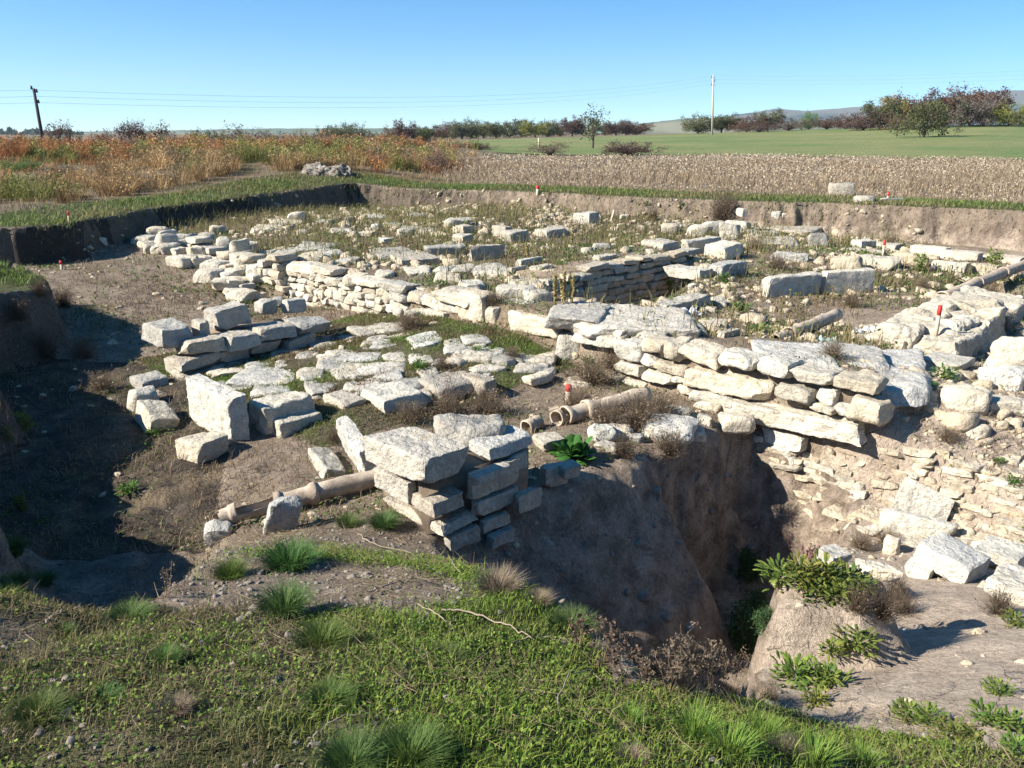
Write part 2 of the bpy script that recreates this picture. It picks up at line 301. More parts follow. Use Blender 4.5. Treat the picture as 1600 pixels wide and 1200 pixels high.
def field_z(x, y):
    d = np.hypot(x, y); u = CX + F * x / np.maximum(y, .1)
    slope = np.interp(u, [500, 700, 1000, 1250, 1500, 2200], [0, .001, .0115, .021, .028, .031])
    z = slope * np.clip(d - 62, 0, 110) * (y > 0)
    z = z + .10 * (noise2(x, y, .12, 3, 3) - .5) * smooth(2, 15, d)
    # hummocky spoil on the scrubby left
    hum = smooth(-2, -9, x - .12 * (y - 26)) * smooth(22, 32, y) * smooth(95, 55, y)
    z = z + hum * (1.5 * noise2(x, y, .13, 11, 3) - .35)
    z = z + .75 * np.exp(-((x + 10.2) ** 2 / 9 + (y - 44) ** 2 / 18))
    z = z - .32 * np.exp(-((x + 6.6) ** 2 + (y - 11) ** 2) / 3.0) - .28 * np.exp(-((x + 4.3) ** 2 + (y - 5.6) ** 2) / 2.5)
    return z
def height(x, y):
    s = x * D1[0] + y * D1[1]; c = x * D2[0] + y * D2[1]
    near = (np.abs(x) < 20) & (y > -3) & (y < 31)
    z = field_z(x, y)
    X, Y, S, Cc = x[near], y[near], s[near], c[near]
    jx = (noise2(X, Y, 1.3, 21, 3) - .5) * .55 + (noise2(X, Y, 6, 23, 2) - .5) * .16; jy = (noise2(X, Y, 1.3, 31, 3) - .5) * .55 + (noise2(X, Y, 6, 33, 2) - .5) * .16
    zl, zh = f_low(X, Y), f_high(X, Y)
    wd = .10 + .12 * smooth(-2.9, -2.2, S) + 1.6 * smooth(-12.6, -14.5, S)
    cw = 7.22 + .08 * smooth(-2.9, -2.2, S)
    t = np.clip((Cc + jx * .12 - cw + wd) / (2 * wd), 0, 1)
    zf = zl + (zh - zl) * t * t * (3 - 2 * t)
    far = smooth(2, 6, np.hypot(X, Y))
    zf = zf + .07 * (noise2(X, Y, .9, 5, 3) - .5) * (.4 + far)
    rough = smooth(-.9, -2.2, X) * smooth(9.5, 8, Y) * smooth(4.2, 5.0, Y); bank = smooth(5.2, 4.4, Y) * (Cc < 3.2)
    zf = zf + rough * (.16 * (noise2(X, Y, 1.8, 7, 3) - .5) + .08 * (noise2(X, Y, 5, 8, 2) - .5)) + bank * (.12 * (noise2(X, Y, 1.7, 9, 3) - .5) + .05 * (noise2(X, Y, 5.5, 10, 2) - .5))
    # the deep pit, the niche before the inner wall, the small cavity
    gw = (noise2(X, Y, 8, 48, 3) - .5) * .16; sd = sdpoly(X + jx * .55 + gw, Y + jy * .55 - gw, PIT)
    led = smooth(.15, -.2, Cc - 5.7 + .25 * np.maximum(S + 3.4, 0) + jx * .5) * smooth(-2.95, -3.35, S)             # an earth ledge slopes out from the near wall
    zl_ = np.maximum(-1.26 - 1.25 * (S + 3.95), -1.98 - .2 * (S + 3.4) + .12 * (n_ := noise2(X, Y, 2.7, 47, 3) - .5)) - .4 * smooth(-3.1, -2.4, S) * smooth(4.9, 3.9, Cc)
    zp = -2.6 + led * (zl_ + 2.6) + .16 * (noise2(X, Y, 2.2, 41, 3) - .5)
    zf = np.where(sd > -.1, zf + (np.minimum(zp, zf) - zf) * smooth(-.02, .26, sd), zf)
    gu = noise2(X, Y, 9, 45, 3) - .5; sp_ = sdpoly(X + jx * .55 + gu * .10, Y + jy * .55 - gu * .08, PED); zf = zf + (np.maximum(-.67 + .16 * (noise2(X, Y, 3.5, 43, 3) - .5) + .1 * gu, zf) - zf) * (.55 * smooth(-.16, .0, sp_) + .45 * smooth(-.02, .05, sp_))
    st_ = sdpoly(X + jx * .4, Y + jy * .4, TRD); zf = zf + (np.minimum(-1.32 + .30 * (noise2(X, Y, 1.9, 49, 3) - .5) + .10 * (noise2(X, Y, 7, 50, 2) - .5), zf) - zf) * smooth(0, .24, st_ + .12 * (noise2(X, Y, 6, 52, 2) - .5))
    sd2 = sdpoly(X + jx * .2, Y + jy * .2, NICHE); zf = zf + (np.minimum(-1.35, zf) - zf) * smooth(0, .12, sd2)
    sd3 = sdpoly(X + jx * .5, Y + jy * .5, CAV); zf = zf + (np.minimum(-1.3, zf) - zf) * smooth(0, .3, sd3)
    # outer scarps
    so = sdpoly(X + jx * 1.1, Y + jy * 1.1, RIM)
    wsc = np.where(Y < 3.0, 1.2, .30) + .25 * smooth(5.0, 7.5, Y) * smooth(8.5, 6.5, Y) * (X < -2)
    e = smooth(-.05, 1, so / wsc)
    z[near] = z[near] + (zf - z[near]) * e
    return z
def axis(lo, hi, step, grow, lim0, lim1):
    a = list(np.arange(lo, hi, step)); st = step
    while a[-1] < lim1: st *= grow; a.append(a[-1] + st)
    st = step; b = []
    q = lo
    while q > lim0: st *= grow; q -= st; b.append(q)
    return np.array(b[::-1] + a)
gx = axis(-9.5, 12.5, .042, 1.04, -4600, 4600)
gy_near = np.concatenate([np.arange(1.2, 10, .03), np.arange(10, 20, .045), np.arange(20, 28.5, .06)])
st = .06; ext = [gy_near[-1]]
while ext[-1] < 4800: st *= 1.035; ext.append(ext[-1] + st)
gy = np.concatenate([[-60, -30, -15, -8, -4, -2, -1, -.4, 0, .3, .55, .75, .9, 1.02, 1.12], gy_near, ext[1:]])
GX, GY = np.meshgrid(gx, gy); GZ = height(GX, GY)
# clods, footprints and slumped earth
nearm = np.exp(-np.maximum(np.hypot(GX, GY) - 12, 0) / 12)
GZ += nearm * (.035 * (noise2(GX, GY, 5, 51, 3) - .5) + .018 * (noise2(GX, GY, 14, 61, 2) - .5))
def gz(x, y):
    """ground height by bilinear lookup"""
    x = np.asarray(x, float); y = np.asarray(y, float)
    i = np.clip(np.searchsorted(gx, x) - 1, 0, len(gx) - 2); j = np.clip(np.searchsorted(gy, y) - 1, 0, len(gy) - 2)
    fx = (x - gx[i]) / (gx[i + 1] - gx[i]); fy = (y - gy[j]) / (gy[j + 1] - gy[j])
    return (GZ[j, i] * (1 - fx) + GZ[j, i + 1] * fx) * (1 - fy) + (GZ[j + 1, i] * (1 - fx) + GZ[j + 1, i + 1] * fx) * fy
_T = np.concatenate([np.arange(1.2, 14, .02), np.arange(14, 40, .06), np.arange(40, 400, .6)])
def hit(u, v, lift=0.0):
    """where the line of sight through a photo pixel meets the ground"""
    r = ray(u, v); r = r / np.linalg.norm(r); p = np.array([0, 0, CZ]) + _T[:, None] * r
    k = np.nonzero(p[:, 2] <= gz(p[:, 0], p[:, 1]) + lift)[0]
    return p[k[0]] if len(k) else p[-1]
# surface masks: R grass, G pale lime dust, B dark earth and shade painted in the left trench, A straw litter
S_, C_ = GX * D1[0] + GY * D1[1], GX * D2[0] + GY * D2[1]
so = sdpoly(GX, GY, RIM); n1 = noise2(GX, GY, .7, 71, 4); n2 = noise2(GX, GY, 2.6, 81, 4)
gg, gp, gd, gs = (np.zeros_like(GX) for _ in range(4))
out = so < .02
verge = out & (so > -2.6)
gg[out] = .25; gs[out] = .8
gg[verge] = .62; gs[verge] = .45
u_, _v = proj(GX, np.maximum(GY, 1), GZ)
dist = np.hypot(GX, GY)
scrub = out & (GX < -2 + .10 * (GY - 26)); gg[scrub & ~verge] = .42 + .9 * (n1[scrub & ~verge] - .5)
edge_u = np.interp(u_, [600, 800, 1000, 1600], [68, 66, 66, 62])
green = (dist > edge_u) & (GY > 20) & (GX > -.085 * GY) & (dist < 172)
gg[green] = 1.0; gs[green] = .0
plough = (dist > 70) & (GX < -.28 * GY) & (GY > 0); gg[plough] = 0; gs[plough] = .0; gd[plough] = .25
gg[(dist > 350)] = .45; gs[dist > 350] = .6
ins = so > .02
mound = ins & (C_ < 3.0 + .3 * n1) & (GY < 5.4)
gg[mound] = (.60 + 1.5 * (n1[mound] - .5) + 1.0 * (n2[mound] - .5)) * smooth(4.9, 3.6, GY[mound] - .35 * (GX[mound] + 1)) + .15
barer = smooth(.95, .25, np.hypot((GX + 1.15) / 1.4, (GY - 3.55) / .62)); gg -= barer * mound * .75; gp[mound] = .30 + .5 * (n2[mound] - .5)
street = ins & (C_ > 3.6) & (C_ < 7.1) & (S_ < -6.2) & (S_ > -10.6); gg[street] = .62 + .9 * (n1[street] - .5)
trench = ins & ~mound & ~street & (C_ < 7.1) & (S_ < -3.9); gs[trench] = .42 + .5 * (n2[trench] - .5); gg[trench] = .26 + 1.1 * (n1[trench] - .5); gp[trench] = .42 + .8 * (n2[trench] - .5)
trench_shade = trench & (GX < -2.35 - .22 * (GY - 6)) & (GY < 10); gd[trench_shade] = .68 + .7 * (n2[trench_shade] - .5)  # dark soil, toned darker still to paint in the left bank's shade
inner = ins & (C_ >= 7.1); gs[inner] = .50 + .8 * (n1[inner] - .5); gg[inner] = .16 + .9 * (n2[inner] - .5); gp[inner] = .55 + .9 * (n2[inner] - .5)
farin = inner & (S_ < -9.5); gg[farin] += .22; gp[farin] -= .2
right = ins & (S_ > -3.2) & (C_ > 2.9); gp[right] = .92 + .5 * (n1[right] - .5); gs[right] = 0; gg[right] = 0
pitm = sdpoly(GX, GY, PIT) > -.05; gp[pitm] = .45; gs[pitm] = 0; gg[pitm] = 0; gd[pitm] = .12 + .4 * (n2[pitm] - .5)
slope_z = np.zeros_like(GZ); slope_z[1:-1, 1:-1] = np.hypot((GZ[1:-1, 2:] - GZ[1:-1, :-2]) / (gx[2:] - gx[:-2]), (GZ[2:, 1:-1] - GZ[:-2, 1:-1]) / (gy[2:] - gy[:-2])[:, None])
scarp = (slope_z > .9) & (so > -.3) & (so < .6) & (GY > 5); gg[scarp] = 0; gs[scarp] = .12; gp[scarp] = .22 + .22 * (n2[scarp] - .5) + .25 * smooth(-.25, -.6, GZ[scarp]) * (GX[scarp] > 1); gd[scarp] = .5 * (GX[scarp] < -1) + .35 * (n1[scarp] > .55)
ny, nx = GX.shape
idx = np.arange(ny * nx).reshape(ny, nx)
quads = np.stack([idx[:-1, :-1], idx[:-1, 1:], idx[1:, 1:], idx[1:, :-1]], -1).reshape(-1, 4)
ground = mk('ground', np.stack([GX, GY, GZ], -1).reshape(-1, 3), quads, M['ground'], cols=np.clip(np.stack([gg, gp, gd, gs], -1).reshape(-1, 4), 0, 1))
tag(ground, kind='structure')

M['crop'] = NT('young_crop').m; _m = NT('young_crop'); _v = _m.n('ShaderNodeTexCoord').outputs['Object']
_mp = _m.n('ShaderNodeMapping'); _mp.inputs['Scale'].default_value = (.35, 1.6, 1); _m.l(_v, _mp.inputs[0])
_c = _m.mix(_m.ramp(_m.noise(_v, .06, 5, .65), (.40, 0.), (.62, 1.)), (.10, .15, .045), (.185, .185, .075)); _c = _m.mix(_m.math('MULTIPLY', _m.ramp(_m.noise(_mp.outputs[0], .22, 4, .7), (.5, 0.), (.68, 1.)), .6), _c, (.20, .175, .09)); _c = _m.mix(.6, _c, _m.ramp(_m.noise(_v, 2.2, 5, .8), (.3, .6), (.65, 1.2)), 'MULTIPLY')
_m.l(_c, _m.b.inputs['Base Color']); _m.l(_m.bump(_m.noise(_v, 3, 5, .8), 1, .15), _m.b.inputs['Normal']); M['crop'] = _m.m
def overlay(name, sel, mat, lift=.03):
    q = quads.reshape(ny - 1, nx - 1, 4)[sel[:-1, :-1] & sel[1:, 1:]]; u, inv = np.unique(q, return_inverse=True)
    V = np.stack([GX.ravel()[u], GY.ravel()[u], GZ.ravel()[u] + lift], 1); return tag(mk(name, V, inv.reshape(-1, 4), mat), kind='structure')
overlay('field', green, M['crop'])
# ------------------------------------------------------------ stone shapes
_cube = {}
def cube_grid(n):
    if n in _cube: return _cube[n]
    t = np.linspace(-1, 1, n + 1); a, b = np.meshgrid(t, t, indexing='ij'); o = np.ones_like(a); P = []; Q = []
    for ax in range(3):
        for sg in (-1, 1):
            c = [None] * 3; c[ax] = o * sg; c[(ax + 1) % 3] = a; c[(ax + 2) % 3] = b
            i = np.arange((n + 1) ** 2).reshape(n + 1, n + 1) + len(P) * (n + 1) ** 2
            q = np.stack([i[:-1, :-1], i[1:, :-1], i[1:, 1:], i[:-1, 1:]], -1).reshape(-1, 4)
            Q.append(q if sg > 0 else q[:, ::-1]); P.append(np.stack(c, -1).reshape(-1, 3))
    P = np.concatenate(P); Q = np.concatenate(Q)
    _, first, inv = np.unique(np.round(P, 5), axis=0, return_index=True, return_inverse=True)
    _cube[n] = (P[first], inv.reshape(-1)[Q]); return _cube[n]
def rock(dims, n=10, r=.25, jit=.07, amp=.03, chips=3, seed=0, chip_lo=.80):
    """an irregular stone: rounded box, skewed corners, broken-off edges, rough surface"""
    g = np.random.default_rng(seed); P, Q = cube_grid(n); h = np.asarray(dims) / 2.0
    p = np.sign(P) * np.abs(P) ** .85 * h; rr = r * h.min(); q = np.clip(p, -(h - rr), h - rr); d = p - q
    ln = np.linalg.norm(d, axis=1, keepdims=True); p = q + np.where(ln > 1e-9, rr * d / np.maximum(ln, 1e-9), 0)
    co = g.uniform(-1, 1, (2, 2, 2, 3)) * jit * 2 * h; w = (P + 1) / 2
    for i in (0, 1):
        for j in (0, 1):
            for k in (0, 1):
                ww = (w[:, 0] if i else 1 - w[:, 0]) * (w[:, 1] if j else 1 - w[:, 1]) * (w[:, 2] if k else 1 - w[:, 2])
                p = p + ww[:, None] * co[i, j, k]
    for _ in range(chips):
        nn = np.sign(g.uniform(-1, 1, 3)) * g.uniform(.25, 1, 3) / (h / h.max()) ** .35; nn /= np.linalg.norm(nn)
        sup = (p @ nn).max(); dd = sup * g.uniform(chip_lo, .95); ex = p @ nn - dd
        p = p - np.where(ex > 0, ex * .94, 0)[:, None] * nn
    m = h.min(); o = g.uniform(0, 99, 3)
    for f, a in ((1.1 / max(m, .05) ** .7, amp * 1.5), (3.3 / max(m, .05) ** .7, amp * .7), (9 / max(m, .05) ** .7, amp * .3)):
        q3 = p * f + o
        dv = np.stack([noise3(q3, 1), noise3(q3 + 31.7, 2), noise3(q3 + 77.1, 3)], -1) - .5
        p = p + dv * (2 * a * min(2 * m, .35) + .004)
    return p, Q
_seed = [100]
def nxt(): _seed[0] += 1; return _seed[0]
def rotz(p, a):
    c, s = math.cos(a), math.sin(a); return np.stack([p[:, 0] * c - p[:, 1] * s, p[:, 0] * s + p[:, 1] * c, p[:, 2]], -1)
def tilt_(p, tx, ty):
    c, s = math.cos(tx), math.sin(tx); p = np.stack([p[:, 0], p[:, 1] * c - p[:, 2] * s, p[:, 1] * s + p[:, 2] * c], -1)
    c, s = math.cos(ty), math.sin(ty); return np.stack([p[:, 0] * c + p[:, 2] * s, p[:, 1], -p[:, 0] * s + p[:, 2] * c], -1)
def stone_obj(name, center, dims, yaw, mat='stone', parent=None, tint=1.0, tilt=(0, 0), res=None, **kw):
    dist_ = math.hypot(center[0], center[1]) + .1; px = max(dims) * F / dist_ * .64
    n = res or int(np.clip(px / 3.6, 6, 34))
    p, Q = rock(dims, n=n, seed=nxt(), **kw); p = rotz(tilt_(p, *tilt), yaw)
    o = mk(name, p, Q, M[mat], parent, center); o.data.set_sharp_from_angle(angle=R(38))
    g = rng.uniform(.86, 1.1) * tint; wv = rng.uniform(-.05, .05)
    o.color = (g * (1 + wv), g, g * (1 - 1.4 * wv), 1); return o
def depth_of(x, y, z): return y * cp - (z - CZ) * sp

def solve_box(u0, uc, u1, v0, v1, zb, yaw=YA, hmax=1.0, Lf=None, Hf=None):
    d2 = np.array([math.cos(yaw), math.sin(yaw)]); d1 = np.array([math.sin(yaw), -math.cos(yaw)])
    P = at(uc, v1, zb); dp = depth_of(*P)
    k = (u0 - CX) / F; Lh = (P[0] - k * dp) / (d1[0] - k * d1[1] * cp)
    k = (u1 - CX) / F; W = (k * dp - P[0]) / (d2[0] - k * d2[1] * cp)
    Lh, W = float(np.clip(Lh, .06, 3.2)), float(np.clip(W, .06, 3.2)); Hs = []
    if Lf: Lh = Lf
    for a in (0, 1):
        for b in (0, 1):
            q = P[:2] - d1 * Lh * a + d2 * W * b; k = (CY - v0) / F
            Hs.append(q[1] * (k * cp - sp) / (cp + k * sp) + CZ - zb)
    H = Hf or float(np.clip(min(Hs), .06, hmax)); ctr = P[:2] - d1 * Lh / 2 + d2 * W / 2
    return np.array([*ctr, zb + H / 2]), (W, Lh, H), yaw
def box(name, u0, uc, u1, v0, v1, zb=None, yaw=YA, mat='stone', parent=None, emb=.03, Lf=None, Hf=None, **kw):
    q = hit(uc, v1)
    if zb is None or (parent is None and q[2] > zb - .02): zb = q[2]
    c, d, yw = solve_box(u0, uc, u1, v0, v1, zb, yaw, Lf=Lf, Hf=Hf); c[2] -= emb / 2
    return stone_obj(name, c, (d[0], d[1], d[2] + emb), yw, mat, parent, **{**dict(r=.13, jit=.05, amp=.045, chips=5, chip_lo=.86), **kw})
def lump(name, u0, v0, u1, v1, z=None, mat='stone', parent=None, yaw=None, dk=.75, flat=None, sink=.22, **kw):
    """a loose rounded stone resting on the ground that fills this photo window"""
    uu = (u0 + u1) / 2; P = hit(uu, v1 - (v1 - v0) * .06) if z is None else at(uu, v1, z)
    dp = depth_of(*P); W = (u1 - u0) * dp / F; r = ray(uu, v1); dep = math.atan2(-r[2], math.hypot(r[0], r[1]))
    vis = (v1 - v0) * dp / F; D = dk * W; H = (vis - D * math.sin(dep) * .8) / math.cos(dep)
    if H < .3 * W: H = .3 * W; D = max(.25 * W, (vis - H * math.cos(dep)) / (.8 * math.sin(dep)))
    H = min(H, W * 1.15); fw = np.array([r[0], r[1]]); fw /= np.linalg.norm(fw)
    c = np.array([*(P[:2] + fw * D * .42), P[2] + H * (.5 - sink / 2)]); H *= 1 + sink
    yw = math.atan2(fw[1], fw[0]) - math.pi / 2 + (rng.uniform(-.3, .3) if yaw is None else yaw)
    return stone_obj(name, c, (W * 1.02, D, H), yw, mat, parent, **{**dict(r=.5, jit=.12, amp=.065, chips=7), **kw})
def slab(name, u0, v0, u1, v1, mat='grey', proud=.015, parent=None, **kw):
    """a flat stone bedded in the ground"""
    P = hit((u0 + u1) / 2, (v0 + v1) / 2, proud); dp = depth_of(*P); W = (u1 - u0) * dp / F
    r = ray((u0 + u1) / 2, (v0 + v1) / 2); sd = -r[2] / np.linalg.norm(r); D = min((v1 - v0) * dp / F / sd, 1.6 * W)
    fw = math.atan2(r[1], r[0]) - math.pi / 2
    z = float(gz(P[0], P[1])) + proud - .08
    return stone_obj(name, (P[0], P[1], z), (W * 1.2, D * 1.22, .16), fw + rng.uniform(-.25, .25), mat, parent, **{**dict(r=.45, jit=.12, amp=.05, chips=6, chip_lo=.74), **kw})
def face_pt(u, v, c):
    r = ray(u, v); t = c / (r[:2] @ D2); p = np.array([0, 0, CZ]) + t * r; return float(p[:2] @ D1), float(p[2])
def face(name, u0, vt, vb, u1, c=7.1, depth=.34, parent=None, mat='stone', out=.0, **kw):
    """a stone in a wall face lying in the plane c: left edge u0 from vt to vb, right edge u1"""
    s0, z0 = face_pt(u0, vb, c); _, z1 = face_pt(u0, vt, c); z1 = max(z1, z0 + .06)
    a, b = s0, s0 + 4
    for _ in range(40):
        m_ = (a + b) / 2; q = xy(m_, c)
        if proj(q[0], q[1], z0)[0] < u1: a = m_
        else: b = m_
    s1 = max(a, s0 + .08); q = xy((s0 + s1) / 2, c + depth / 2 - out)
    return stone_obj(name, (q[0], q[1], (z0 + z1) / 2), (depth, (s1 - s0) * .97, (z1 - z0) * .99), YA + rng.uniform(-.07, .07), mat, parent, tilt=(rng.uniform(-.05, .05), rng.uniform(-.04, .04)), **{**dict(r=.36, jit=.08, amp=.07, chips=8, chip_lo=.80), **kw})
def rows(name, s0, s1, zlo, zhi, c, parent, h=(.09, .16), l=(.15, .45), depth=.28, axis_='s', keep=1.0, mat='rubble', out=0.0, limit=95, thin_gap=.012, **kw):
    """courses of rubble in a wall face; zlo and zhi are functions of the run coordinate"""
    made = 0; z = min(zlo(t) for t in np.linspace(s0, s1, 9)); top = max(zhi(t) for t in np.linspace(s0, s1, 9))
    while z < top:
        hh = rng.uniform(*h); t = s0 + rng.uniform(-.1, .1)
        while t < s1 and made < limit:
            ll = rng.uniform(*l); m_ = t + ll / 2
            if zlo(m_) - .02 <= z and z + hh * .6 <= zhi(m_) and rng.random() < keep:
                off = rng.uniform(-.035, .035) + out
                q = xy(m_, c + depth / 2 - off) if axis_ == 's' else xy(c - depth / 2 + off, m_)
                stone_obj(name, (q[0], q[1], z + hh / 2 + rng.uniform(-.015, .015)), (depth, ll - thin_gap, hh * rng.uniform(.8, 1.05)) if axis_ == 's' else (ll - thin_gap, depth, hh * rng.uniform(.8, 1.05)), YA + rng.uniform(-.12, .12), mat, parent, tilt=(rng.uniform(-.09, .09), 0) if axis_ == 's' else (0, rng.uniform(-.09, .09)), **{**dict(r=.4, jit=.10, amp=.04, chips=4), **kw}); made += 1
            t += ll
        z += hh
    return made
def core(name, pts_sc, ztop, zbot, parent, mat=None):
    """the earth and mortar body of a wall: an uneven prism on a plan outline"""
    P = np.array([xy(*p) for p in pts_sc]); n = len(P); K = 6; ring = []
    for k in range(K + 1):
        z = zbot + (ztop - zbot) * k / K; j = rng.uniform(-.025, .025, (n, 2)); ring.append(np.concatenate([P + j, np.full((n, 1), z)], 1))
    ctr = np.array([[*P.mean(0), ztop + .02]]); V = np.concatenate(ring + [ctr]); q = []
    for k in range(K):
        for i in range(n): q.append((k * n + i, k * n + (i + 1) % n, (k + 1) * n + (i + 1) % n, (k + 1) * n + i))
    tri = [(K * n + i, K * n + (i + 1) % n, len(V) - 1) for i in range(n)]
    return mk(name, V, [np.array(q), np.array(tri)], mat or M['mortar'], parent, smooth_=False)
M['mortar'] = simple('earth_mortar', (.24, .19, .14), (.13, .10, .075), 7, .95, .8)
INFO = []

# ---- the long wall of dressed blocks between street and rooms
w1 = thing('stone_wall', 'long pale limestone wall of stacked blocks between deep pit and paved street', 'wall', (*xy(-7.5, 7.3), -.9))
def P_(o): # keep children of an empty in world place
    return o
def wall_child(parent):
    return parent
def W(fn, *a, parent, **k):
    o = fn('block', *a, parent=None, **k); o.parent = parent; o.location = np.array(o.location) - np.array(parent.location); return o
FACES = [(959,528,558,1000),(958,559,579,1005),(997,550,570,1022),(998,527,548,1036),(1032,529,560,1060),(1020,563,578,1068),(1006,576,591,1049),(1046,586,597,1072),(970,589,599,1008),
 (894,514,532,960),(1057,538,562,1118),(1118,548,569,1179),(1180,560,582,1232),(1229,572,592,1297),(1296,586,606,1363),(1066,571,600,1206),(1212,597,620,1266),(1268,605,630,1302),(1260,629,643,1302),(1322,616,652,1376),(1302,634,646,1340),
 (1054,600,613,1078),(1076,604,630,1141),
 (553,432,443,595),(594,438,451,633),(680,454,468,742),(532,441,451,563),(563,448,457,585),(584,449,462,612),(611,452,470,633),(632,455,472,658),(654,461,479,684),(682,470,487,713),
 (542,455,467,585),(574,467,478,589),(587,464,483,607),(606,470,489,633),(634,478,495,667),(563,483,497,596),(546,473,485,569),(520,468,479,549),(450,408,421,491),(490,414,425,521),(495,427,439,533),(668,482,498,700)]
for f_ in FACES: W(face, *f_, parent=w1, tint=rng.uniform(.86, 1.16), out=rng.uniform(-.03, .06))
def bx(*a, parent, **k): o = box('block', *a, parent=parent, **k); o.parent = parent; o.location = np.array(o.location) - np.array(parent.location); return o
bx(713,752,778,462,502,-.72, parent=w1, r=.3, jit=.06, Hf=.34); bx(629,664,684,444,458,-.56, parent=w1)
bx(792,870,893,483,531,-.74, parent=w1, r=.42, tint=1.05); bx(756,772,799,483,519,-.84, parent=w1, r=.5, Hf=.32)
bx(892,974,1004,494,529,-.57, parent=w1, tint=1.12); bx(975,1006,1036,507,527,-.58, parent=w1, r=.4)
W(face, 1138, 618, 643, 1344, parent=w1, depth=.5, r=.18, tint=1.12, out=.09, chips=2)
def offs(parent, fn):
    """build with children at world place, then hang them on the parent"""
    before = set(scn.collection.objects); fn()
    for o in set(scn.collection.objects) - before:
        if o.parent is parent: o.location = np.array(o.location) - np.array(parent.location)
offs(w1, lambda: (core('rubble_core', [(-13.0,7.24),(-10,7.24),(-6.5,7.26),(-4.8,7.24),(-2.85,7.24),(-2.85,8.0),(-6,8.1),(-10,8.1),(-13,8.0)], -.62, -1.6, w1)))
offs(w1, lambda: rows('rubble', -13.1, -9.4, lambda t: -1.18, lambda t: np.interp(t, [-13.1, -11.2, -9.4], [-.50, -.60, -.82]), 7.1, w1, h=(.085, .14), l=(.14, .34), depth=.26, mat='stone', limit=99, out=.05, thin_gap=.02, r=.45, amp=.07, chips=7))
# ---- far stretch of that wall, collapsed
w2 = thing('rubble_wall', 'collapsed rubble wall receding to the dark bank at the far left of the excavation', 'wall', (*xy(-16, 6.9), -.6))
offs(w2, lambda: rows('rubble', -18.5, -13.1, lambda t: np.interp(t, [-20.4, -13], [-.72, -1.0]), lambda t: -.36 - .16 * abs(math.sin(t * 1.9)), 6.95, w2, h=(.10, .17), l=(.18, .5), depth=.4, mat='stone', limit=99, keep=.95))
def w2more():
    for k in range(46):
        s_ = rng.uniform(-18.2, -13); c_ = rng.uniform(6.3, 7.3); q = xy(s_, c_); d_ = rng.uniform(.14, .38)
        stone_obj('stone', (q[0], q[1], float(gz(q[0], q[1])) + d_ * .2), (d_ * rng.uniform(1, 1.5), d_, d_ * rng.uniform(.5, .8)), rng.uniform(0, 3), 'stone', w2, 1.1, r=.4, jit=.12, amp=.06, chips=6)
    for q in [(230,357,262,378),(246,368,276,395),(252,383,278,399),(226,380,246,398),(312,364,338,383),(330,352,350,366),(340,372,362,398),(360,378,388,412),(385,378,406,396),(368,400,384,414),(276,366,308,386),(405,390,434,403),(393,400,420,412),(430,392,464,405),(376,395,396,414)]:
        o = lump('stone', *q, parent=w2)
offs(w2, w2more)
# ---- rubble foundation in the pit side under the long wall
w3 = thing('rubble_foundation', 'lit rubble foundation of thin flat stones below the long wall, falling into the pit', 'foundation', (*xy(-2.6, 7.1), -1.5))
def w3rows():
    specs = []; v = 694
    while v < 872:
        u = 1192 + max(0, (v - 715) * .6) + rng.uniform(0, 16)
        while u < 1660:
            wpx = rng.uniform(16, 58) if rng.random() < .85 else rng.uniform(60, 100); uu = u + wpx / 2; vv = v + (uu - 1195) * .055 + rng.uniform(-3, 3)
            if vv < np.interp(uu, [1190, 1300, 1420, 1650], [760, 825, 852, 880]) and rng.random() < .9: specs.append((uu, vv, wpx))
            u += wpx + rng.uniform(1, 9)
        v += rng.uniform(7.5, 11.5)
    specs.sort(key=lambda q: -q[2]); small = []
    for k, (uu, vv, wpx) in enumerate(specs):
        P = hit(uu, vv); wd_ = wpx * depth_of(*P) / F
        o = stone_obj('rubble', P + np.array([.06, .07, -.008]), (rng.uniform(.18, .28), wd_, rng.uniform(.035, .075)), YA + rng.uniform(-.16, .16), 'rubble', None, rng.uniform(.95, 1.25), tilt=(rng.uniform(-.08, .08), rng.uniform(-.1, .1)), r=.26, jit=.12, amp=.06, chips=6)
        if k < 96: o.parent = w3; o.location = np.array(o.location) - np.array(w3.location)
        else: small.append(o)
    parts = []; 
    for o in small:
        me = o.data; V = np.empty(len(me.vertices) * 3, np.float32); me.vertices.foreach_get('co', V); q = np.empty(len(me.loops), np.int32); me.loops.foreach_get('vertex_index', q); parts.append((V.reshape(-1, 3) + np.array(o.location) - np.array(w3.location), [q.reshape(-1, 4).astype(np.int64)])); bpy.data.objects.remove(o)
    if parts:
        off = 0; VV = []; QQ = []
        for V, (q,) in parts: VV.append(V); QQ.append(q + off); off += len(V)
        o = mk('small_rubble', np.concatenate(VV), np.concatenate(QQ), M['rubble'], w3); o.data.set_sharp_from_angle(angle=R(38)); o['kind'] = 'stuff'; o.color = (1.08, 1.06, 1.02, 1)
w3rows()
def w3more():
    for q in [(1185,668,690,1250),(1192,688,722,1242),(1168,676,692,1196)]: face('stone', *q, c=7.05, parent=w3, r=.3, tint=1.1)
offs(w3, w3more)

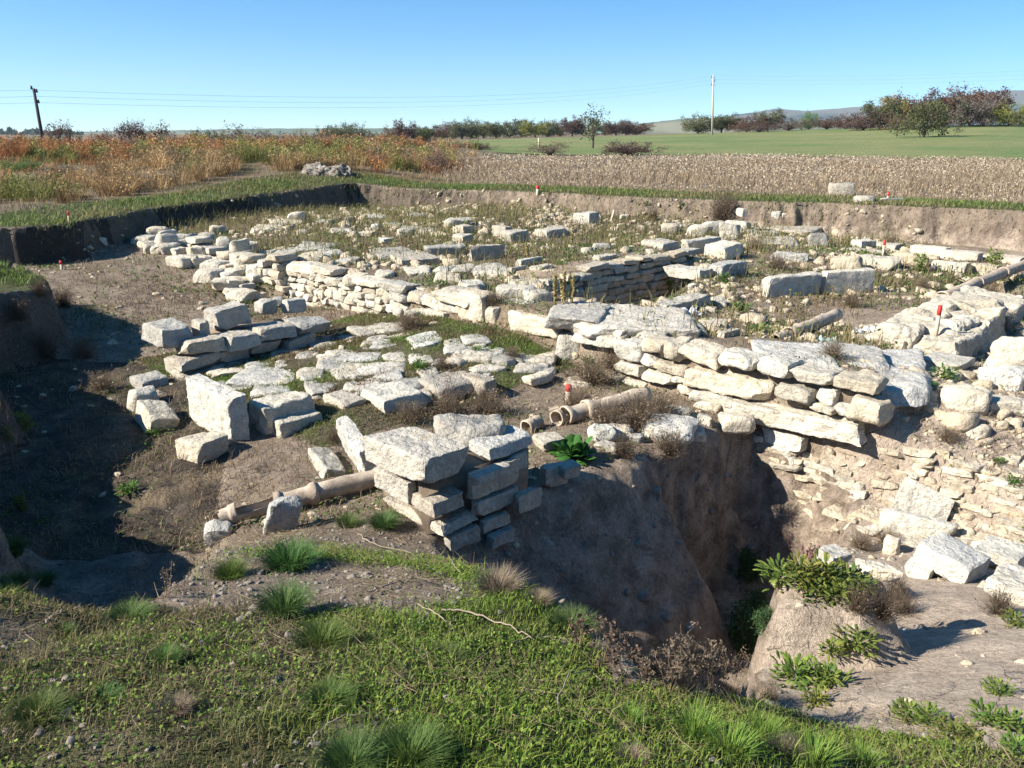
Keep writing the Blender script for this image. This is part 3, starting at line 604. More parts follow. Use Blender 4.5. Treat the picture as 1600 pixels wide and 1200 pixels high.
# ---- corner pier of big blocks at the pit
pier = thing('masonry_pier', 'leaning corner of stacked courses at the pit, one side sunlit, one in shade', 'masonry', (*xy(-4.3, 3.3), -.9))
for q, k in [((585,640,652,725,788,-.80), dict(Hf=.24)), ((643,677,725,752,810,-.83), dict(Hf=.19)), ((602,689,749,775,837,-.97), dict(Hf=.15)), ((736,739,811,712,782,-.80), dict(Hf=.13, Lf=.5)), ((742,747,812,756,809,-.95), dict(Hf=.15, Lf=.5)),
             ((696,703,751,816,864,-1.12), dict(Hf=.14, Lf=.45)), ((750,757,798,795,834,-1.08), dict(Hf=.12, Lf=.4)), ((806,813,846,757,804,-1.02), dict(Hf=.22, Lf=.3)), ((799,803,825,702,737,-.72), dict(Lf=.3)), ((640,700,722,838,884,-1.24), dict(Hf=.13)), ((604,655,690,800,850,-1.14), dict(Hf=.17)),
             ((758,770,806,820,860,-1.2), dict(Hf=.1, Lf=.35)), ((735,742,800,735,760,-.66), dict(Hf=.12, Lf=.6))]:
    bx(*q, parent=pier, mat='grey', r=.14, jit=.05, amp=.05, tint=rng.uniform(.95, 1.2), emb=.0)
offs(pier, lambda: core('rubble_core', [(-4.12,3.16),(-4.1,4.15),(-4.6,4.2),(-4.95,3.4)], -.62, -1.7, pier))
LOOSE = [
 # kind, args, label, options
 ('b', (572,659,731,660,756,-.53), 'large rough squared block capping the corner pier beside the pit', dict(mat='grey', tint=1.12, amp=.025)),
 ('b', (728,768,834,667,714,-.56), 'pitted block on the pier, right of its large capping block', dict(mat='pitted', r=.3, tint=1.15, amp=.05)),
 ('l', (690,648,792,735), 'low pale stone lying behind the two capping blocks of the pier', dict(z=-.78, mat='grey', r=.4)),
 ('b', (530,566,590,655,742,-1.08), 'upright deeply pitted grey block leaning against the pier', dict(mat='pitted', yaw=R(28), tilt=(.12, -.2), tint=1.15, amp=.06)),
 ('b', (480,506,543,698,750,-1.15), 'tan wedge of stone lying just above the front clay pipe', dict(mat='stone', yaw=R(30), tilt=(.1, .25), tint=.8, r=.3)),
 ('b', (842,852,887,719,759,-.98), 'grey flat slab sticking out over the pit edge beside the leafy plant', dict(mat='grey', yaw=R(30))),
 ('b', (870,882,906,719,744,-.9), 'smaller flat slab at the pit edge under the leafy plant', dict(mat='grey', yaw=R(30))),
 ('b', (832,850,884,686,702,-.92), 'thin pale slab between pier and leafy plant', dict(mat='stone', yaw=R(25))),
 ('b', (297,361,388,586,692,-1.18), 'tall upright dressed block standing on edge at the street corner', dict(tint=1.08, r=.12, chips=2)),
 ('b', (392,418,494,607,684,-1.15), 'broad block with flat top between the upright block and the street', dict(tint=1.1, r=.2)),
 ('b', (421,440,504,637,687,-1.16), 'oblong block leaning on the front of the broad flat-topped block', dict(tint=1.02, r=.22)),
 ('b', (302,309,362,683,727,-1.2), 'fallen stone on the trench floor below the upright block', dict(Lf=.32, Hf=.17, yaw=R(52), tint=1.02, r=.25)),
 ('b', (210,236,283,624,682,-1.2), 'tilted squared stone lying loose on the trench floor', dict(tilt=(.25, .2), tint=1.05, r=.2)),
 ('l', (206,609,246,645), 'small split stone behind the tilted squared stone', dict()),
 ('b', (204,222,264,578,612,-1.1), 'grey stone with shaded end at the left foot of the paved street', dict(mat='grey', r=.35)),
 ('b', (224,256,305,496,543,-.70), 'large flat block at the near corner of the short dark wall', dict(mat='grey', r=.15)),
 ('b', (299,312,329,497,523,-.66), 'small cube of stone on the short dark wall between two large blocks', dict(mat='grey')),
 ('b', (318,340,392,471,512,-.62), 'big tilted block on the middle of the short dark wall', dict(mat='grey', tilt=(0, -.08))),
 ('b', (397,411,436,465,490,-.60), 'rounded block on the short dark wall next to the big tilted block', dict(mat='grey', r=.4)),
 ('b', (441,451,479,465,487,-.60), 'squared block on the far end of the short dark wall', dict(mat='grey')),
 ('l', (428,463,444,479), 'small stone wedged beside the squared end block of the short dark wall', dict(z=-.6, mat='grey')),
 ('b', (256,280,362,544,592,-1.12), 'long low curb slab along the left edge of the paved street', dict(mat='grey', r=.25)),
 ('l', (869,522,911,566), 'rounded boulder with one dark side standing at the foot of the long wall', dict(r=.6, tint=1.1)),
 ('b', (592,597,666,606,648,-1.06), 'triangular pale slab at the front edge of the paved street', dict(Lf=.5, Hf=.14, r=.25, tint=1.12, yaw=R(36))),
 ('b', (672,690,748,596,632,-1.06), 'grey humped slab second along the front edge of the paved street', dict(Lf=.5, Hf=.17, mat='grey', r=.45)),
 ('b', (732,755,777,594,619,-1.02), 'block with dark end third along the front edge of the paved street', dict(Lf=.4, Hf=.16, mat='grey', r=.4)),
 ('b', (814,830,869,577,602,-1.0), 'smooth oval stone at the street corner near the red-tipped stake', dict(r=.6, tint=1.1)),
 ('b', (503,540,572,607,642,-1.04), 'rough grey slab at the street edge above the pitted leaning block', dict(mat='grey', r=.4)),
 # inner part behind the long wall
 ('l', (778,444,838,468), 'rough stone lying on top of the long wall beside the dry weeds', dict(z=-.52)),
 ('b', (816,829,863,450,474,-.55), 'pale slanting block on the long wall in front of the dark niche', dict(yaw=R(20), r=.35)),
 ('l', (789,466,834,486), 'squat stone behind the long curb block', dict(z=-.6)),
 ('b', (806,815,850,400,417,-.66), 'small upright block right of the shaded trench end', dict(r=.3, tint=1.05)),
 ('b', (792,800,827,414,431,-.62), 'block half buried behind the dry weeds', dict(r=.35)),
 ('b', (825,838,868,411,431,-.60), 'pale block at the left end of the inner rubble wall', dict(r=.35, tint=1.1)),
 ('b', (875,884,911,422,435,-.58), 'thin slab on the corner of the inner rubble wall above the tall dry weeds', dict(r=.3, tint=1.1)),
 ('b', (924,938,965,395,411,-.50), 'wedge shaped pale slab on top of the inner rubble wall', dict(r=.2, tint=1.15)),
 ('l', (961,389,992,402), 'pale stone on the inner rubble wall beside the wedge shaped slab', dict(z=-.48)),
 ('l', (928,380,954,391), 'yellowish stone behind the top of the inner rubble wall', dict(tint=.95)),
 ('l', (908,386,926,397), 'small rounded stone on the rubble left of the wedge shaped slab', dict()),
 ('b', (733,737,787,381,409,-.88), 'upright slab with a shaded grey face in the middle of the site', dict(yaw=R(22), mat='grey')),
 ('b', (664,670,730,380,404,-.84), 'dark long block left of the upright grey slab', dict(yaw=R(22), mat='pitted', r=.3)),
 ('b', (607,628,690,392,419,-.88), 'large flat block with dark front left of the middle of the site', dict(yaw=R(22), mat='grey', r=.2)),
 ('b', (576,597,656,385,409,-.82), 'long narrow block behind the large flat dark-fronted block', dict(yaw=R(22), mat='grey', r=.2)),
 ('b', (706,724,743,350,368,-.62), 'upper of two stacked blocks behind the upright grey slab', dict(r=.25)),
 ('b', (705,723,740,364,382,-.80), 'lower of two stacked blocks behind the upright grey slab', dict(r=.3, tint=1.08)),
 ('b', (768,789,801,351,373,-.72), 'grey block left of the overhanging oblong block', dict(mat='grey')),
 ('b', (780,798,830,357,381,-.74), 'overhanging oblong block above the shaded hollow', dict(r=.3)),
 ('b', (833,856,890,354,372,-.66), 'wide pale block on two stones right of the shaded hollow', dict(r=.3, tint=1.05)),
 ('l', (839,366,862,382), 'stone under the wide pale block', dict(z=-.82)),
 ('l', (693,341,736,357), 'rounded stone behind the two stacked blocks', dict()),
 ('b', (895,920,937,330,352,-.62), 'square grey block standing alone near the far bank', dict(mat='grey', r=.2, tint=1.15)),
 ('l', (968,335,985,344), 'small grey stone near the leaning white stake', dict(mat='grey')),
 ('l', (1031,349,1060,367), 'rounded stone at the left end of the row below the far bank', dict()),
 ('l', (1054,350,1077,362), 'low stone second in the row below the far bank', dict()),
 ('l', (1074,351,1110,370), 'bright rounded stone third in the row below the far bank', dict(tint=1.1)),
 ('l', (1099,346,1131,366), 'round topped stone behind the bright rounded stones', dict()),
 ('l', (1124,349,1155,377), 'tall bright boulder at the right of the stone row below the far bank', dict(tint=1.15)),
 ('l', (1136,345,1170,360), 'pale slab behind the tall bright boulder', dict(tint=1.1)),
 ('b', (1002,1036,1064,372,393,-.70), 'long pale block lying on the stone at the end of the inner rubble wall', dict(r=.35, tint=1.08)),
 ('l', (1016,389,1046,408), 'stone carrying the long pale block', dict(z=-.85)),
 ('b', (1061,1077,1127,368,396,-.72), 'sloping block behind the smooth dressed slab', dict(r=.3, tint=1.08)),
 ('b', (1096,1132,1161,375,406,-.72), 'bright slanting slab in the centre of the right hand stones', dict(r=.25, tint=1.15)),
 ('l', (1026,401,1055,416), 'small rounded stone left of the smooth dressed slab', dict(z=-.8)),
 ('b', (1038,1094,1114,412,436,-.86), 'smooth dressed slab with a moulded edge', dict(r=.12, chips=1, tint=1.12)),
 ('b', (1102,1129,1167,405,436,-.88), 'squared grey-fronted block right of the smooth dressed slab', dict(r=.2, mat='grey', tint=1.15)),
 ('b', (1187,1202,1281,424,466,-.86), 'large ashlar block with a dark face left of its twin by the brown floor', dict(mat='grey', r=.18, tint=1.15, yaw=R(22))),
 ('b', (1280,1289,1366,419,460,-.86), 'large ashlar block with a pecked face right of its twin by the brown floor', dict(mat='pitted', r=.12, tint=1.25, amp=.015, yaw=R(14))),
 ('b', (1018,1042,1111,457,489,-.84), 'sloping slab with a broken face lying at the edge of the brown floor', dict(r=.25, tilt=(.1, 0))),
 ('l', (1111,466,1132,480), 'small round stone at the edge of the brown floor', dict()),
 ('l', (1098,478,1119,489), 'bluish stone in front of the small round stone', dict(mat='grey')),
 ('l', (1041,481,1064,497), 'stone beside the crumpled clear plastic', dict(mat='grey')),
 ('l', (1074,443,1088,457), 'small white stone under the smooth dressed slab', dict(tint=1.25)),
 ('l', (1046,434,1058,451), 'small white upright stone left under the smooth dressed slab', dict(tint=1.2)),
 ('b', (1118,1131,1158,513,529,-.72), 'small block behind the top of the long wall near the broken clay pipe', dict(mat='grey', tint=1.1)),
 ('b', (1149,1160,1168,324,336,-.22), 'pale block perched in the face of the far bank', dict(yaw=R(15), tint=1.15)),
 ('b', (1218,1222,1243,332,342,-.45), 'flat pale slab at the foot of the far bank', dict(yaw=R(10), tint=1.15)),
 ('l', (1206,331,1220,341), 'small stone left of the flat pale slab at the far bank', dict()),
 ('l', (1296,287,1334,304), 'pale boulder lying in the dry weeds beyond the far bank', dict(z=.02, tint=.8, r=.35, sink=.3)),
 ('l', (1333,305,1368,317), 'grey boulder on the grass strip beyond the far bank', dict(mat='grey', z=.0)),
 ('b', (1375,1376,1411,309,316,.0), 'flat pale slab on the grass beside a red-tipped stake beyond the far bank', dict(yaw=R(8), tint=.9)),
 ('b', (1328,1345,1369,373,388,-.68), 'bright flat slab leading the row of long slabs on the right', dict(yaw=R(20), tint=1.15)),
 ('b', (1360,1398,1410,377,392,-.70), 'pale slab beside the red-tipped stake in the long slab row', dict(tint=1.15)),
 ('b', (1322,1380,1386,386,398,-.80), 'low supporting block under the bright flat slab', dict(mat='grey')),
 ('b', (1420,1474,1484,381,399,-.68), 'wavy topped long slab in the right hand slab row', dict(tint=1.15)),
 ('b', (1470,1528,1538,388,408,-.72), 'long bright slab with a dark joint at its right end', dict(tint=1.15)),
 ('b', (1531,1592,1606,395,412,-.76), 'last long slab of the right hand row at the edge of the view', dict(tint=1.12)),
 ('b', (1452,1508,1516,405,430,-.98), 'pale block under the long slabs, left one', dict(tint=1.1)),
 ('b', (1510,1556,1566,409,431,-.98), 'pale block under the long slabs, right one', dict(tint=1.1)),
 ('l', (1302,400,1345,428), 'rough lump of mortared rubble behind the twin ashlar blocks', dict(mat='rubble', z=-.82)),
 ('l', (1338,398,1400,424), 'wide mass of pale rubble above the dark hollow', dict(mat='rubble', z=-.8)),
 ('l', (1395,398,1448,412), 'pale flat rubble on the far side of the dark hollow', dict(mat='rubble', z=-.72)),
 ('l', (1208,394,1258,421), 'shaded jagged stone in the middle hollow', dict(mat='pitted', z=-.85)),
 ('l', (1262,364,1290,395), 'shaded stone at the right rim of the middle hollow', dict(mat='grey', z=-.8)),
 ('l', (1552,518,1650,588), 'big smooth boulder cut by the right edge of the view', dict(r=.45, tint=1.0, z=-.92)),
 ('b', (1434,1500,1524,553,580,-.86), 'oblong stone in front of the rubble platform', dict(r=.35)),
 ('l', (1533,569,1590,610), 'bright angular rock left of the big smooth boulder', dict(r=.3, tint=1.25)),
 ('l', (1471,603,1535,643), 'egg shaped grey-white stone on the bare slope', dict(r=.6, tint=1.05)),
 ('l', (1540,619,1606,651), 'low rounded stone on the bare slope at the right edge', dict(r=.6, tint=1.08)),
 ('l', (1488,660,1541,681), 'pale stone almost buried in the bare slope', dict(r=.6, sink=.8, tint=1.0)),
 ('b', (1398,1480,1498,754,818,-1.62), 'large tilted wedge shaped block fallen against the rubble foundation', dict(mat='grey', yaw=R(65), tilt=(.32, .25), tint=1.25, r=.12)),
 ('l', (1383,813,1482,840), 'flat slab under the large tilted wedge shaped block', dict(tint=1.15)),
 ('b', (1428,1508,1546,834,913,-1.5), 'long thick slab with a rough broken end on the mud', dict(mat='grey', yaw=R(35), tint=1.25, tilt=(.12, .05), r=.25)),
 ('l', (1340,878,1397,907), 'bright white angular stone right of the sage plants', dict(r=.25, tint=1.3)),
 ('b', (1412,1450,1466,868,906,-1.48), 'narrow pale slab beside the long thick slab', dict(tint=1.15)),
 ('b', (1536,1612,1640,886,948,-1.32), 'white flat slab at the right edge of the mud', dict(tint=1.25, r=.3)),
 ('b', (1518,1590,1612,856,890,-1.42), 'bright slab behind the white flat slab at the right edge', dict(tint=1.25)),
 ('l', (1518,845,1537,858), 'small white chip of stone above the long thick slab', dict(tint=1.3)),
 ('l', (1380,839,1405,869), 'small upright pale stone behind the narrow pale slab', dict(tint=1.15)),
 ('b', (1232,1300,1330,872,884,-.98), 'flat pale slab on top of the earth pedestal behind the sage plants', dict(Lf=.16, Hf=.05, yaw=R(20), tint=1.0)),
 # ledge above the pit, far side
 ('l', (1038,633,1081,654), 'white stone on the earth ledge at the back corner of the pit', dict(tint=1.15)),
 ('l', (1000,650,1078,690), 'large rough rock jutting over the back of the pit', dict(mat='pitted', tint=1.2)),
 ('l', (1126,642,1175,676), 'rounded pale stone jutting under the long wall at the pit corner', dict(z=-1.1, tint=1.1)),
 ('l', (1084,627,1126,643), 'thin white stone at the foot of the long wall above the pit', dict(tint=1.15)),
 ('l', (1062,668,1100,692), 'grey stone under the rough rock at the back of the pit', dict(mat='grey')),
 ('l', (1088,646,1112,664), 'small pale stone between white ledge stone and long wall', dict(tint=1.1)),
 ('l', (984,676,1008,694), 'dark stone left of the rough rock jutting over the pit', dict(mat='grey')),
 ('l', (930,690,966,706), 'low stone under the white angular stone at the pit edge', dict(mat='grey')),
 ('l', (918,662,958,692), 'white angular stone beside the leafy plant at the pit edge', dict(tint=1.2, r=.3)),
 ('l', (948,664,986,686), 'bright stone right of the white angular one at the pit edge', dict(tint=1.2, r=.35)),
 ('l', (240,376,256,388), 'small stone at the foot of the collapsed wall', dict()),
 ('l', (155,371,168,384), 'single white stone on the far left slope', dict(tint=1.15)),
 ('l', (420,776,470,834), 'rough squared stone standing just below the front clay pipe', dict(mat='pitted', r=.35, chips=9, tilt=(.15, .2))),
 ('l', (322,815,362,850), 'rough stone at the broken lower end of the front clay pipe', dict(mat='pitted')),
 ('l', (452,332,478,349), 'pale block in the grass before the dark far bank', dict(tint=1.1)),
 ('b', (538,541,556,338,349,-.7), 'small box shaped stone in the grass of the far rooms', dict(mat='grey')),
 ('b', (590,600,617,370,381,-.7), 'white edged slab among grass left of the stacked blocks', dict(tint=1.1)),
 ('l', (621,358,647,371), 'pale rounded stone among weeds left of the stacked blocks', dict(tint=1.05)),
 ('l', (578,350,596,362), 'round stone in the grass of the far rooms', dict()),
]
_num = 0
for kind, a, lab, op in LOOSE:
    name = 'flat_stone' if 'slab' in lab else ('boulder' if 'boulder' in lab else ('stone_block' if 'block' in lab else 'stone'))
    o = box(name, *a, **op) if kind == 'b' else lump(name, *a, **op)
    tag(o, lab, {'flat_stone': 'slab', 'boulder': 'boulder', 'stone_block': 'block', 'stone': 'stone'}[name])
    INFO.append((lab[:40], [round(float(t), 2) for t in o.dimensions], [round(float(t), 2) for t in o.location]))
# courses of the short dark wall
sw = thing('stone_wall', 'short dark-fronted wall of stacked blocks in the left trench', 'wall', (*xy(-9.4, 4.3), -.9))
offs(sw, lambda: (rows('block', 3.62, 5.35, lambda t: -1.25, lambda t: np.interp(t, [3.6, 4.0, 4.1, 5.4], [-.72, -.72, -.58, -.58]), -9.16, sw, h=(.13, .17), l=(.32, .62), depth=.4, axis_='c', mat='grey', limit=32, r=.2, amp=.05), core('rubble_core', [(-9.45,3.9),(-9.4,5.25),(-9.9,5.3),(-10.1,4.1)], -.72, -1.5, sw)))
# inner rubble wall facing the dark niche
iw = thing('rubble_wall', 'shaded inner wall of thin stacked stones above the dark niche', 'wall', (*xy(-8.1, 10.5), -.9))
offs(iw, lambda: (rows('rubble', 8.75, 12.4, lambda t: -1.2, lambda t: np.interp(t, [8.9, 10.4, 12.3], [-.48, -.30, -.33]), -8.36, iw, h=(.075, .13), l=(.22, .5), depth=.3, axis_='c', limit=99, mat='rubble', thin_gap=.01)))
offs(iw, lambda: core('rubble_core', [(-8.55,8.85),(-8.57,12.3),(-9.3,12.2),(-9.3,9.0)], -.42, -1.6, iw))
# rubble platform with the stake
rp = thing('rubble_platform', 'pale mortared rubble platform with a red-tipped stake on it at the right', 'masonry', (*xy(-3.6, 11.2), -.8))
_c = at(1497, 574, -.95)[:2]
for a_, b_, dx, dy, hh in [(a, b, c, d, e * .8) for a, b, c, d, e in [(1.75, -.55, 3.3, .95, .36), (.35, -.95, .9, .8, .24), (.55, -.3, 1.1, .55, .30), (2.7, -.75, 1.6, .9, .42), (.2, -.75, .5, .5, .40), (1.0, -.8, .6, .5, .43), (1.5, -.25, .7, .4, .42), (2.2, -.5, .8, .5, .44), (.9, -.35, .6, .35, .40), (1.8, -.9, .5, .4, .44)]]:
    q = _c + D2 * a_ + D1 * b_
    o = stone_obj('block', (q[0], q[1], -.97 + hh / 2), (dx, dy, hh + .1), YA, 'rubble', None, rng.uniform(1.05, 1.25), res=30, r=.2, jit=.09, amp=.10, chips=8); o.parent = rp; o.location = np.array(o.location) - np.array(rp.location)
# paving slabs
SL = [(330,568,378,583),(382,569,458,597),(340,589,422,604),(286,578,332,589),(402,596,452,612),(384,565,410,576),(424,541,470,560),(465,549,490,560),(430,560,454,570),(466,575,502,587),(474,585,522,606),
 (354,535,408,558),(405,532,432,547),(384,529,408,538),(555,598,582,618),(586,597,611,608),(611,592,658,604),(667,593,700,603),(637,604,672,616),(544,586,592,605),(522,568,571,587),(500,559,554,572),(495,552,521,562),
 (516,545,557,553),(536,552,594,562),(569,563,632,578),(588,578,626,590),(602,546,632,555),(601,555,630,564),(640,552,672,563),(676,561,690,568),(697,554,728,564),(718,534,763,548),(726,546,770,558),(734,562,778,575),(740,576,768,588),
 (768,552,805,563),(722,519,760,531),(638,520,686,536),(692,528,718,538),(694,538,726,548),(588,528,634,540),(564,532,588,542),(574,523,602,531),(491,527,534,542),(532,521,564,528),(552,508,588,523),(580,503,632,518),(608,519,644,526),
 (762,540,788,551),(804,560,848,574),(831,567,868,580),(788,546,820,558),(824,548,868,562),(888,589,922,600),(740,531,760,540),(458,612,500,622),(690,575,728,588),(650,574,684,586),(575,612,596,628)]
SLAB_LABELS = {0: 'low broad paving slab just behind the tall upright block', 1: 'broad triangular paving slab with a grassy right edge, largest of the left street corner', 2: 'long sloping paving slab directly behind the broad flat-topped block',
 4: 'paving slab right behind the flat top of the broad block', 11: 'cracked paving slab continuing the left curb slab', 14: 'small rounded paving stone above the pointed end of the triangular pale slab', 25: 'widest flat paving slab in the middle of the street',
 37: 'pale paving stone nearest the foot of the long curb block', 53: 'half buried paving stone left of the rounded boulder at the long wall', 54: 'pale flat stone beside the red-tipped stake at the street corner', 51: 'paving stone just behind the smooth oval stone',
 50: 'flat paving stone behind and left of the smooth oval stone', 44: 'thick paving slab at the far left street edge by the short dark wall', 46: 'upright-set stone at the far end of the street below the long wall', 20: 'grey rounded paving slab behind the rough grey edge slab'}
ORD = ['nearest', 'second nearest', 'third nearest', 'fourth nearest', 'fifth nearest', 'sixth nearest', 'seventh nearest', 'eighth nearest', 'ninth nearest', 'tenth nearest', 'eleventh nearest', 'twelfth nearest']
def near_labels(noun, wins, marks, skip=()):
    """name each stone after the landmark it lies next to, counting outwards from that landmark"""
    out = {}; by = {}
    for i, q in enumerate(wins):
        if i in skip: continue
        u, v = (q[0] + q[2]) / 2, (q[1] + q[3]) / 2; ds = [(math.hypot((u - m[0]) * .8, (v - m[1]) * 2.2), k) for k, m in enumerate(marks)]; d, k = min(ds); du, dv = u - marks[k][0], (v - marks[k][1]) * 2.2
        rel = ('right of' if du > 0 else 'left of') if abs(du) * .8 > abs(dv) else ('in front of' if dv > 0 else 'behind'); by.setdefault((k, rel), []).append((d, i))
    for (k, rel), l in by.items():
        for r, (d, i) in enumerate(sorted(l)):
            a = (wins[i][2] - wins[i][0]); sz = 'broad ' if a > 48 else ('small ' if a < 28 else '')
            out[i] = f"{sz}{noun} {rel} {marks[k][2]}" + (f", {ORD[r]}" if len(l) > 1 else '')
    return out
MARKS = [(345, 600, 'the tall upright block'), (445, 625, 'the broad flat-topped block'), (537, 625, 'the rough grey edge slab'), (628, 620, 'the triangular pale slab'), (710, 612, 'the grey humped slab'), (842, 590, 'the smooth oval stone'), (890, 540, 'the rounded boulder'), (840, 515, 'the long curb block'), (745, 485, 'the big rounded wall-end block'), (590, 500, 'the low far part of the long wall'), (440, 530, 'the short dark wall'), (600, 570, 'the widest paving slab')]
AUTO = near_labels('paving stone', SL, MARKS, SLAB_LABELS)
for i, q in enumerate(SL):
    tag(slab('paving_stone', *q, tint=rng.uniform(1.0, 1.3)), SLAB_LABELS.get(i) or AUTO[i], 'paving stone', 'paving stones of the old street')
# slabs on the crown of the long wall and half buried in the rooms behind
BUR = [(868,470,938,494,'ridged flat slab on the long wall left of the big flat slab'),(920,479,1062,507,'big smooth flat slab on the crown of the long wall'),(1360,546,1432,572,'sloping slab between the rubble platform and the long wall end'),(1370,576,1440,608,'striped flat rock behind the end of the long wall'),
 (1162,352,1216,366,'long flat slab behind the tall bright boulder, left piece'),(1214,352,1273,365,'long flat slab behind the tall bright boulder, right piece'),(1172,369,1237,379,'thin slab in front of the long flat slab'),(1195,536,1290,560,'grey slab sunk in the earth on the wall crown'),(1290,540,1372,566,'grey stone sunk in weeds behind the wall crown')]
for u0, v0, u1, v1, lab in BUR: tag(slab('flat_stone', u0, v0, u1, v1, proud=.10 if u0 < 1100 else .045, tint=1.15), lab, 'slab')
# flat stones of the ruined floor behind the long wall
FL = [(680,412,706,425),(708,411,741,424),(684,424,716,434),(718,436,752,445),(800,428,841,445),(745,408,790,426),(700,444,745,452),(640,415,670,424),(588,420,614,428),(500,388,530,398),(468,392,505,404),(530,398,558,409),(572,392,580,400),(545,425,575,432),(430,385,460,394),(470,378,520,388),
          (860,352,885,358),(640,330,662,338),(570,333,600,340),(605,345,625,352),(630,350,655,357),(655,354,680,362),(520,355,545,362),(498,340,520,347),(560,360,580,366),(398,350,440,357),(430,342,470,348),(1090,497,1130,506),(1000,510,1040,520),(1060,505,1100,513)]
MARKS2 = [(648, 405, 'the large flat dark-fronted block'), (760, 395, 'the upright grey slab'), (697, 392, 'the dark long block'), (724, 362, 'the two stacked blocks'), (745, 482, 'the big rounded wall-end block'), (820, 460, 'the slanting block on the wall'), (916, 342, 'the square grey block'), (465, 340, 'the pale block in the grass'), (605, 375, 'the white edged slab'), (547, 344, 'the box shaped stone'), (500, 420, 'the far courses of the long wall'), (1138, 521, 'the small block by the broken pipe'), (861, 368, 'the wide pale block')]
for q, lab in zip(FL, [near_labels('half buried stone', FL, MARKS2)[i] for i in range(len(FL))]): tag(slab('flat_stone', *q, proud=.07, tint=rng.uniform(.95, 1.2), mat='stone'), lab, 'stone', 'half buried flat stones in the ruined rooms')
# ------------------------------------------------------------ clay pipeline, stakes, poles
def tube(P, Rr, n=14, cap=False, wall=0.0):
    """tapering tube along a polyline P with radii Rr; wall > 0 gives an open pipe with thickness"""
    P = np.asarray(P, float); Rr = np.broadcast_to(np.asarray(Rr, float), (len(P),)); T = np.gradient(P, axis=0); T /= np.linalg.norm(T, axis=1, keepdims=True)
    up = np.array([0, 0, 1.0]) if abs(T[0, 2]) < .9 else np.array([1.0, 0, 0]); V = []
    a = np.linspace(0, 2 * math.pi, n, endpoint=False)
    def ring(i, r):
        s = np.cross(T[i], up); s /= np.linalg.norm(s); b = np.cross(s, T[i]); return P[i] + r * (np.cos(a)[:, None] * s + np.sin(a)[:, None] * b)
    seq = [(i, Rr[i]) for i in range(len(P))]
    if wall: seq += [(i, Rr[i] - wall) for i in range(len(P) - 1, -1, -1)]
    V = np.concatenate([ring(i, r) for i, r in seq]); m = len(seq); k = np.arange(n); q = []
    for i in range(m if wall else m - 1):
        a0, b0 = i * n, ((i + 1) % m) * n; q.append(np.stack([a0 + k, a0 + (k + 1) % n, b0 + (k + 1) % n, b0 + k], 1))
    fs = [np.concatenate(q)]
    if cap and not wall:
        V = np.concatenate([V, P[[0]], P[[-1]]]); c0, c1 = len(V) - 2, len(V) - 1
        fs.append(np.concatenate([np.stack([np.full(n, c0), (k + 1) % n, k], 1), np.stack([np.full(n, c1), (m - 1) * n + k, (m - 1) * n + (k + 1) % n], 1)]))
    return V, fs
def join(parts):
    V = []; Q = {}; off = 0
    for v, fs in parts:
        for f in (fs if isinstance(fs, list) else [fs]): Q.setdefault(f.shape[1], []).append(f + off)
        V.append(v); off += len(v)
    return np.concatenate(V), [np.concatenate(q) for q in Q.values()]
def pipe_section(a, b, r, parent, collar=True, broken=0, name='pipe_section'):
    r = r * .86; a, b = np.array(a, float), np.array(b, float); t = np.linspace(0, 1, 14)[:, None]; P = a + (b - a) * t
    Lm = np.linalg.norm(b - a); rr = np.full(14, r)
    if collar: w = np.clip(1 - t[:, 0] * Lm / .07, 0, 1) > 0; rr = rr * (.94 + .06 * t[:, 0]); rr[w] = r * 1.17
    V, fs = tube(P, rr, 22, wall=.016)
    V = V + (noise3(V * 14, 5)[:, None] - .5) * .018 + (noise3(V * 5, 6)[:, None] - .5) * .014
    if broken:                                  # the upper side has broken away
        q = fs[0]; c = V[q].mean(1); tt = ((c - a) @ (b - a)) / Lm ** 2; jag = broken + .18 * (noise3(c * 9, 8) - .5); q = q[~((tt > 1 - jag) & (c[:, 2] > (a + (b - a) * tt[:, None])[:, 2] + .01))]; fs = [q]
    base = np.array(parent.location); o = mk(name, V - base, fs, M['clay'], parent); g = rng.uniform(.85, 1.1); o.color = (g, g, g, 1); return o
def pp(u, v, lift): h = hit(u, v); h = h.copy(); h[2] += lift; return h
def pz(u, v, z): return at(u, v, z)
t = thing('clay_pipe', 'broken clay water pipe lying across the trench in front of the corner pier', 'clay pipe', pz(460, 780, -1.1))
pipe_section(pz(372, 800, -1.08), pz(333, 815, -1.12), .075, t, broken=.3); pipe_section(pz(440, 783, -1.05), pz(366, 803, -1.09), .08, t, broken=.9)
pipe_section(pz(496, 770, -1.03), pz(432, 786, -1.06), .085, t); pipe_section(pz(600, 744, -1.02), pz(488, 772, -1.04), .088, t)
t = thing('clay_pipe', 'clay pipe with a flared end half hidden under dry brush beside the red-tipped stake', 'clay pipe', pz(950, 635, -.95))
pipe_section(pz(882, 650, -.96), pz(922, 640, -.95), .10, t); pipe_section(pz(914, 642, -.95), pz(1012, 618, -.90), .108, t); pipe_section(pz(868, 655, -.98), pz(884, 648, -.98), .08, t, broken=.5); pipe_section(pz(822, 668, -1.0), pz(842, 659, -1.0), .075, t)
t = thing('pottery_sherd', 'curved sherd standing up at the broken end of the brush-covered clay pipe', 'sherd', pz(866, 640, -.95)); pipe_section(pz(858, 640, -.93), pz(872, 636, -.90), .085, t, collar=False, broken=1.2, name='sherd_wall')
t = thing('clay_pipe', 'pale broken clay pipe with a bulbous joint on the brown floor behind the long wall', 'clay pipe', pz(1260, 510, -.7))
pipe_section(pz(1236, 521, -.66), pz(1211, 532, -.66), .085, t); pipe_section(pz(1232, 522, -.64), pz(1308, 492, -.62), .092, t)
t = thing('clay_pipe', 'long clay pipe with an open mouth running off to the right edge of the view', 'clay pipe', pz(1530, 445, -.62))
